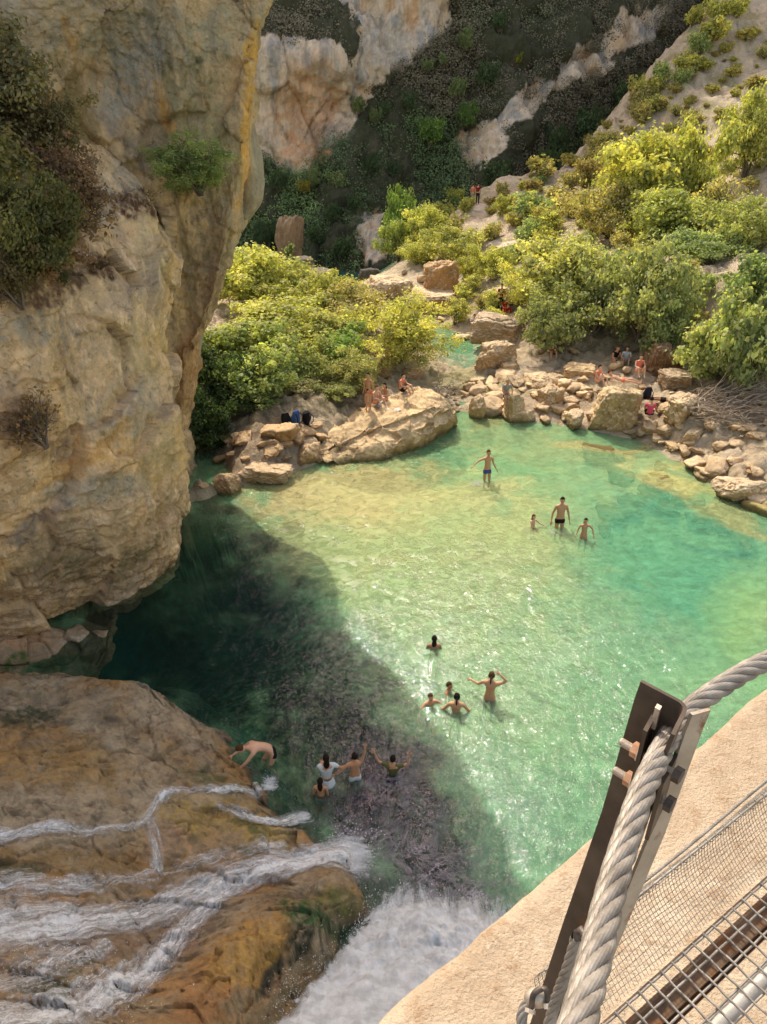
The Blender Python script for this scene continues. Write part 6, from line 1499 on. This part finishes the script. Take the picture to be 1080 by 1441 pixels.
# clamp plate on the near side of the rope, parallel to the flange
add_mesh('clamp_plate', [box_pts(W2(.034, .028, ztop - .105), U3 * .0025, V3 * .018, Z3 * .078)], m_dark, post, origin=pl)
add_mesh('clamp_plate', [box_pts(W2(.0, .028, ztop - .125), U3 * .0025, V3 * .030, Z3 * .050)], m_dark, post, origin=pl)
pv = []
for (z, ox, oy) in lev:
    for (a_, b_) in ((0.002, 0.0), (.027, .008), (.028, .004), (.004, -.004)): pv.append((a_ + ox, b_ + oy, z / .975 * hgt - (.012 if z > .9 else 0)))
pf = [(r_ * 4 + k_, r_ * 4 + (k_ + 1) % 4, r_ * 4 + 4 + (k_ + 1) % 4, r_ * 4 + 4 + k_) for r_ in range(len(lev) - 1) for k_ in range(4)] + [(20, 21, 22, 23)]
obj('outer_flange', (lambda me_: (me_.from_pydata(pv, [], pf), me_.update(), me_)[2])(bpy.data.meshes.new('outer_flange')), m_pale, post)
add_mesh('keeper_plate', [box_pts(W2(.030, .022, ztop - .022), U3 * .003, V3 * .004, Z3 * .016)], m_bolt, post, origin=pl)
for i, dz in enumerate((.075, .125)):
    zc = ztop - dz; yb = .034
    b = add_mesh('bolt', [cyl(W2(-.014, yb, zc), W2(.062, yb, zc), .0042, 12)], m_bolt, post, origin=pl)
    th_ = [cyl(W2(.046 + k * .0022, yb, zc), W2(.0472 + k * .0022, yb, zc), .0052, 12) for k in range(7)]
    add_mesh('thread', th_, m_bolt, b, origin=pl)
    add_mesh('nut', [cyl(W2(.0365, yb, zc), W2(.0455, yb, zc), .0098, 6)], m_boltr, b, origin=pl)
    add_mesh('washer', [cyl(W2(.0350, yb, zc), W2(.0366, yb, zc), .0115, 16)], m_bolt, b, origin=pl)
    add_mesh('bolt_head', [cyl(W2(-.016, yb, zc), W2(-.007, yb, zc), .0100, 6)], m_boltd, b, origin=pl)
    add_mesh('spacer', [cyl(W2(.004, yb, zc), W2(.030, yb, zc), .0065, 14)], m_boltd, b, origin=pl)

# thin steel rope down along the post, and the loop with its clamp
V, F = wire_rope([PD(757, 1500, 1.30), PD(782, 1410, 1.20), PD(800, 1360, 1.14), PD(812, 1318, 1.10)], .0075, n=260, sides=12, wires=5)
o = obj('wire_rope', np_mesh('wire_rope', V, F), m_galv); tag(o, 'thin steel rope hooked to the inside of the post', 'wire rope')
hk = add_mesh('rope_hook', [(lambda VF: (VF[0], [tuple(f) for f in VF[1]]))(tubes([(np.array([PD(812, 1322, 1.10), PD(813, 1312, 1.095), PD(819, 1308, 1.09), PD(822, 1314, 1.09)]), np.array([.005] * 4))], 8))], m_boltd, None, True)
tag(hk, 'small black hook fixed to the steel post', 'hook')
V, F = wire_rope([PD(742, 1500, 1.36), PD(735, 1450, 1.34), PD(736, 1425, 1.33), PD(748, 1408, 1.32), PD(766, 1398, 1.31)], .008, n=220, sides=12, wires=5)
o = obj('wire_rope', np_mesh('wire_rope', V, F), m_galv); tag(o, 'short looped steel rope left of the post foot', 'wire rope')
cl_ = empty('cable_clamp', PD(758, 1406, 1.29)); tag(cl_, 'silver cable clamp gripping the short looped rope', 'clamp')
c0 = PD(758, 1406, 1.29)
add_mesh('saddle', [ellipsoid(PD(757, 1404, 1.295), (.020, .013, .016), None, 8, 12)], m_bolt, cl_, True, origin=c0)
ub = [PD(748, 1418, 1.29), PD(752, 1398, 1.275), PD(768, 1392, 1.275), PD(772, 1412, 1.285)]
V, F = tubes([(cr_path(ub, 16), np.full(16, .0042))], 10); add_mesh('clamp_bolt', [(V, [tuple(f) for f in F])], m_boltd, cl_, True, origin=c0)
add_mesh('nut', [cyl(PD(747, 1420, 1.29), PD(746, 1426, 1.29), .008, 6), cyl(PD(772, 1412, 1.285), PD(773, 1420, 1.285), .008, 6)], m_bolt, cl_, origin=c0)

# deck edge: e direction, q inward
E0 = np.array([.43, .76, 12.1]); e = np.array([.83, .56, 0]); e /= np.linalg.norm(e); qd = np.array([e[1], -e[0], 0])
def D(a, b_, z=0): return E0 + e * a + qd * b_ + np.array([0, 0, z])
deck = empty('deck_grating', E0); tag(deck, 'galvanised wire grating of the walkway at the bottom right', 'grating')
paths = []; sp = .035
rg = np.random.default_rng(8)
for k in range(0, 36):
    b_ = k * sp; aa = np.linspace(-1.2, 4.0, 220); P = np.array([D(a, b_, .002) for a in aa]); P[:, 2] += .0018 * np.cos(np.pi * (aa / sp) + k * np.pi); paths.append((P, np.full(len(P), .0026)))
for k in range(-33, 112):
    a = k * sp; bb = np.linspace(-.004, 1.25, 60); P = np.array([D(a, b, .0065) for b in bb]); P[:, 2] -= .0018 * np.cos(np.pi * (bb / sp) + k * np.pi); paths.append((P, np.full(len(P), .0026)))
V, F = tubes(paths, 7); add_mesh('wire_mesh', [(V, [tuple(f) for f in F])], m_galv, deck, True, origin=E0) if False else obj('wire_mesh', np_mesh('wire_mesh', V - E0, F), m_galv, deck)
add_mesh('edge_angle', [box_pts(D(1.4, -.004, -.006), e * 2.7, qd * .0025, Z3 * .008)], m_dark, deck, origin=E0)
beam = add_mesh('support_beam', [box_pts(D(1.4, .030, -.045), e * 2.7, qd * .022, Z3 * .004), box_pts(D(1.4, .030, -.085), e * 2.7, qd * .003, Z3 * .036), box_pts(D(1.4, .030, -.125), e * 2.7, qd * .022, Z3 * .004)], m_rust, None)
tag(beam, 'dark rusty steel beam under the outer edge of the grating', 'beam')
pipe = add_mesh('pipe', [cyl(D(-1.3, .115, -.05), D(4.0, .115, -.05), .017, 24)], m_pipe, None, True); tag(pipe, 'pale grey pipe running just under the grating', 'pipe')
pipe2 = add_mesh('pipe', [cyl(D(-1.3, .265, -.06), D(4.0, .265, -.06), .013, 18)], m_rust, None, True); tag(pipe2, 'thinner rusty pipe under the grating inside the grey one', 'pipe')
# side netting
net = empty('side_netting', E0); tag(net, 'sagging galvanised netting along the edge of the grating', 'netting')
def netp(a, t):
    sag = .02 * math.sin(a * 3.1) + .012 * math.sin(a * 9 + 1)
    return D(a, -.014 - .07 * t - .05 * math.sin(t * math.pi) * (1 + sag * 10), .17 * t + .0)
paths = []
for k in range(260):
    a = -.1 + k * .0103; tt_ = np.linspace(0, 1, 12); P = np.array([netp(a + .006 * math.sin(t * 5 + a * 7) + .02 * t * math.sin(a * 4), t) for t in tt_]); paths.append((P, np.full(12, .0007)))
for j in range(1, 23):
    t = j / 23; aa = np.linspace(-.1, 2.57, 200); P = np.array([netp(a, t + .01 * math.sin(a * 15 + j)) for a in aa]); paths.append((P, np.full(200, .0007)))
V, F = tubes(paths, 4); obj('mesh_panel', np_mesh('mesh_panel', V - E0, F), m_galv, net)
paths = [(np.array([netp(a, 1.0) for a in np.linspace(-.1, 2.57, 120)]), np.full(120, .0026))]
for k in range(88):
    a = -.1 + k * .03; c0 = netp(a, 1.0); th0 = np.linspace(0, 6.28, 9); paths.append((np.array([c0 + np.array([0, 0, 1]) * math.sin(x) * .006 + e * (x / 6.28 * .02) + qd * math.cos(x) * .006 for x in th0]), np.full(9, .0011)))
V, F = tubes(paths, 6); obj('border_wire', np_mesh('border_wire', V - E0, F), m_galv, net)
# thin guard cable above the netting
for (pts, lab) in [([PD(868, 1272, 1.74), PD(900, 1246, 1.74), PD(980, 1182, 1.78), PD(1080, 1098, 1.85), PD(1300, 918, 2.2)], 'thin straight guard cable above the netting')]:
    V, F = wire_rope(pts, .0032, n=500, sides=8, wires=3); o = obj('guard_cable', np_mesh('guard_cable', V, F), m_galv); tag(o, lab, 'cable')

# trail on the far slope
def trail(pts, w_):
    Q = []
    for (px, py) in pts: p = hit(px, py); Q.append(p)
    Q = cr_path(Q, 160); T_ = np.gradient(Q, axis=0); T_[:, 2] = 0; T_ /= np.linalg.norm(T_, axis=1, keepdims=True) + 1e-9; N_ = np.stack([-T_[:, 1], T_[:, 0]], 1)
    s = np.linspace(-1, 1, 9); jit = 1 + .4 * fbm(np.stack([Q[:, 0], Q[:, 1], 0 * Q[:, 0]], 1) * .6, 3)[:, None]
    X = Q[:, None, 0] + N_[:, None, 0] * s * w_ * jit; Y = Q[:, None, 1] + N_[:, None, 1] * s * w_ * jit; Z = ground_z(X, Y) + .06 - .05 * np.abs(s)[None] ** 3
    nb = NB('trail_dust'); n = nb.noise(3, 5, .6, nb.geo()); m = nb.finish(nb.bsdf(nb.ramp(n, [(.3, (.52, .42, .32)), (.7, (.68, .58, .46))]), .95, spec=.1))
    o = obj('path', np_mesh('path', np.stack([X, Y, Z], -1).reshape(-1, 3), grid_faces(*X.shape)), m); tag(o, kind='structure')
trail([(672, 290), (700, 297), (740, 303), (780, 302), (815, 296), (845, 288)], .5)
trail([(640, 345), (680, 343), (720, 344), (750, 350)], .45)
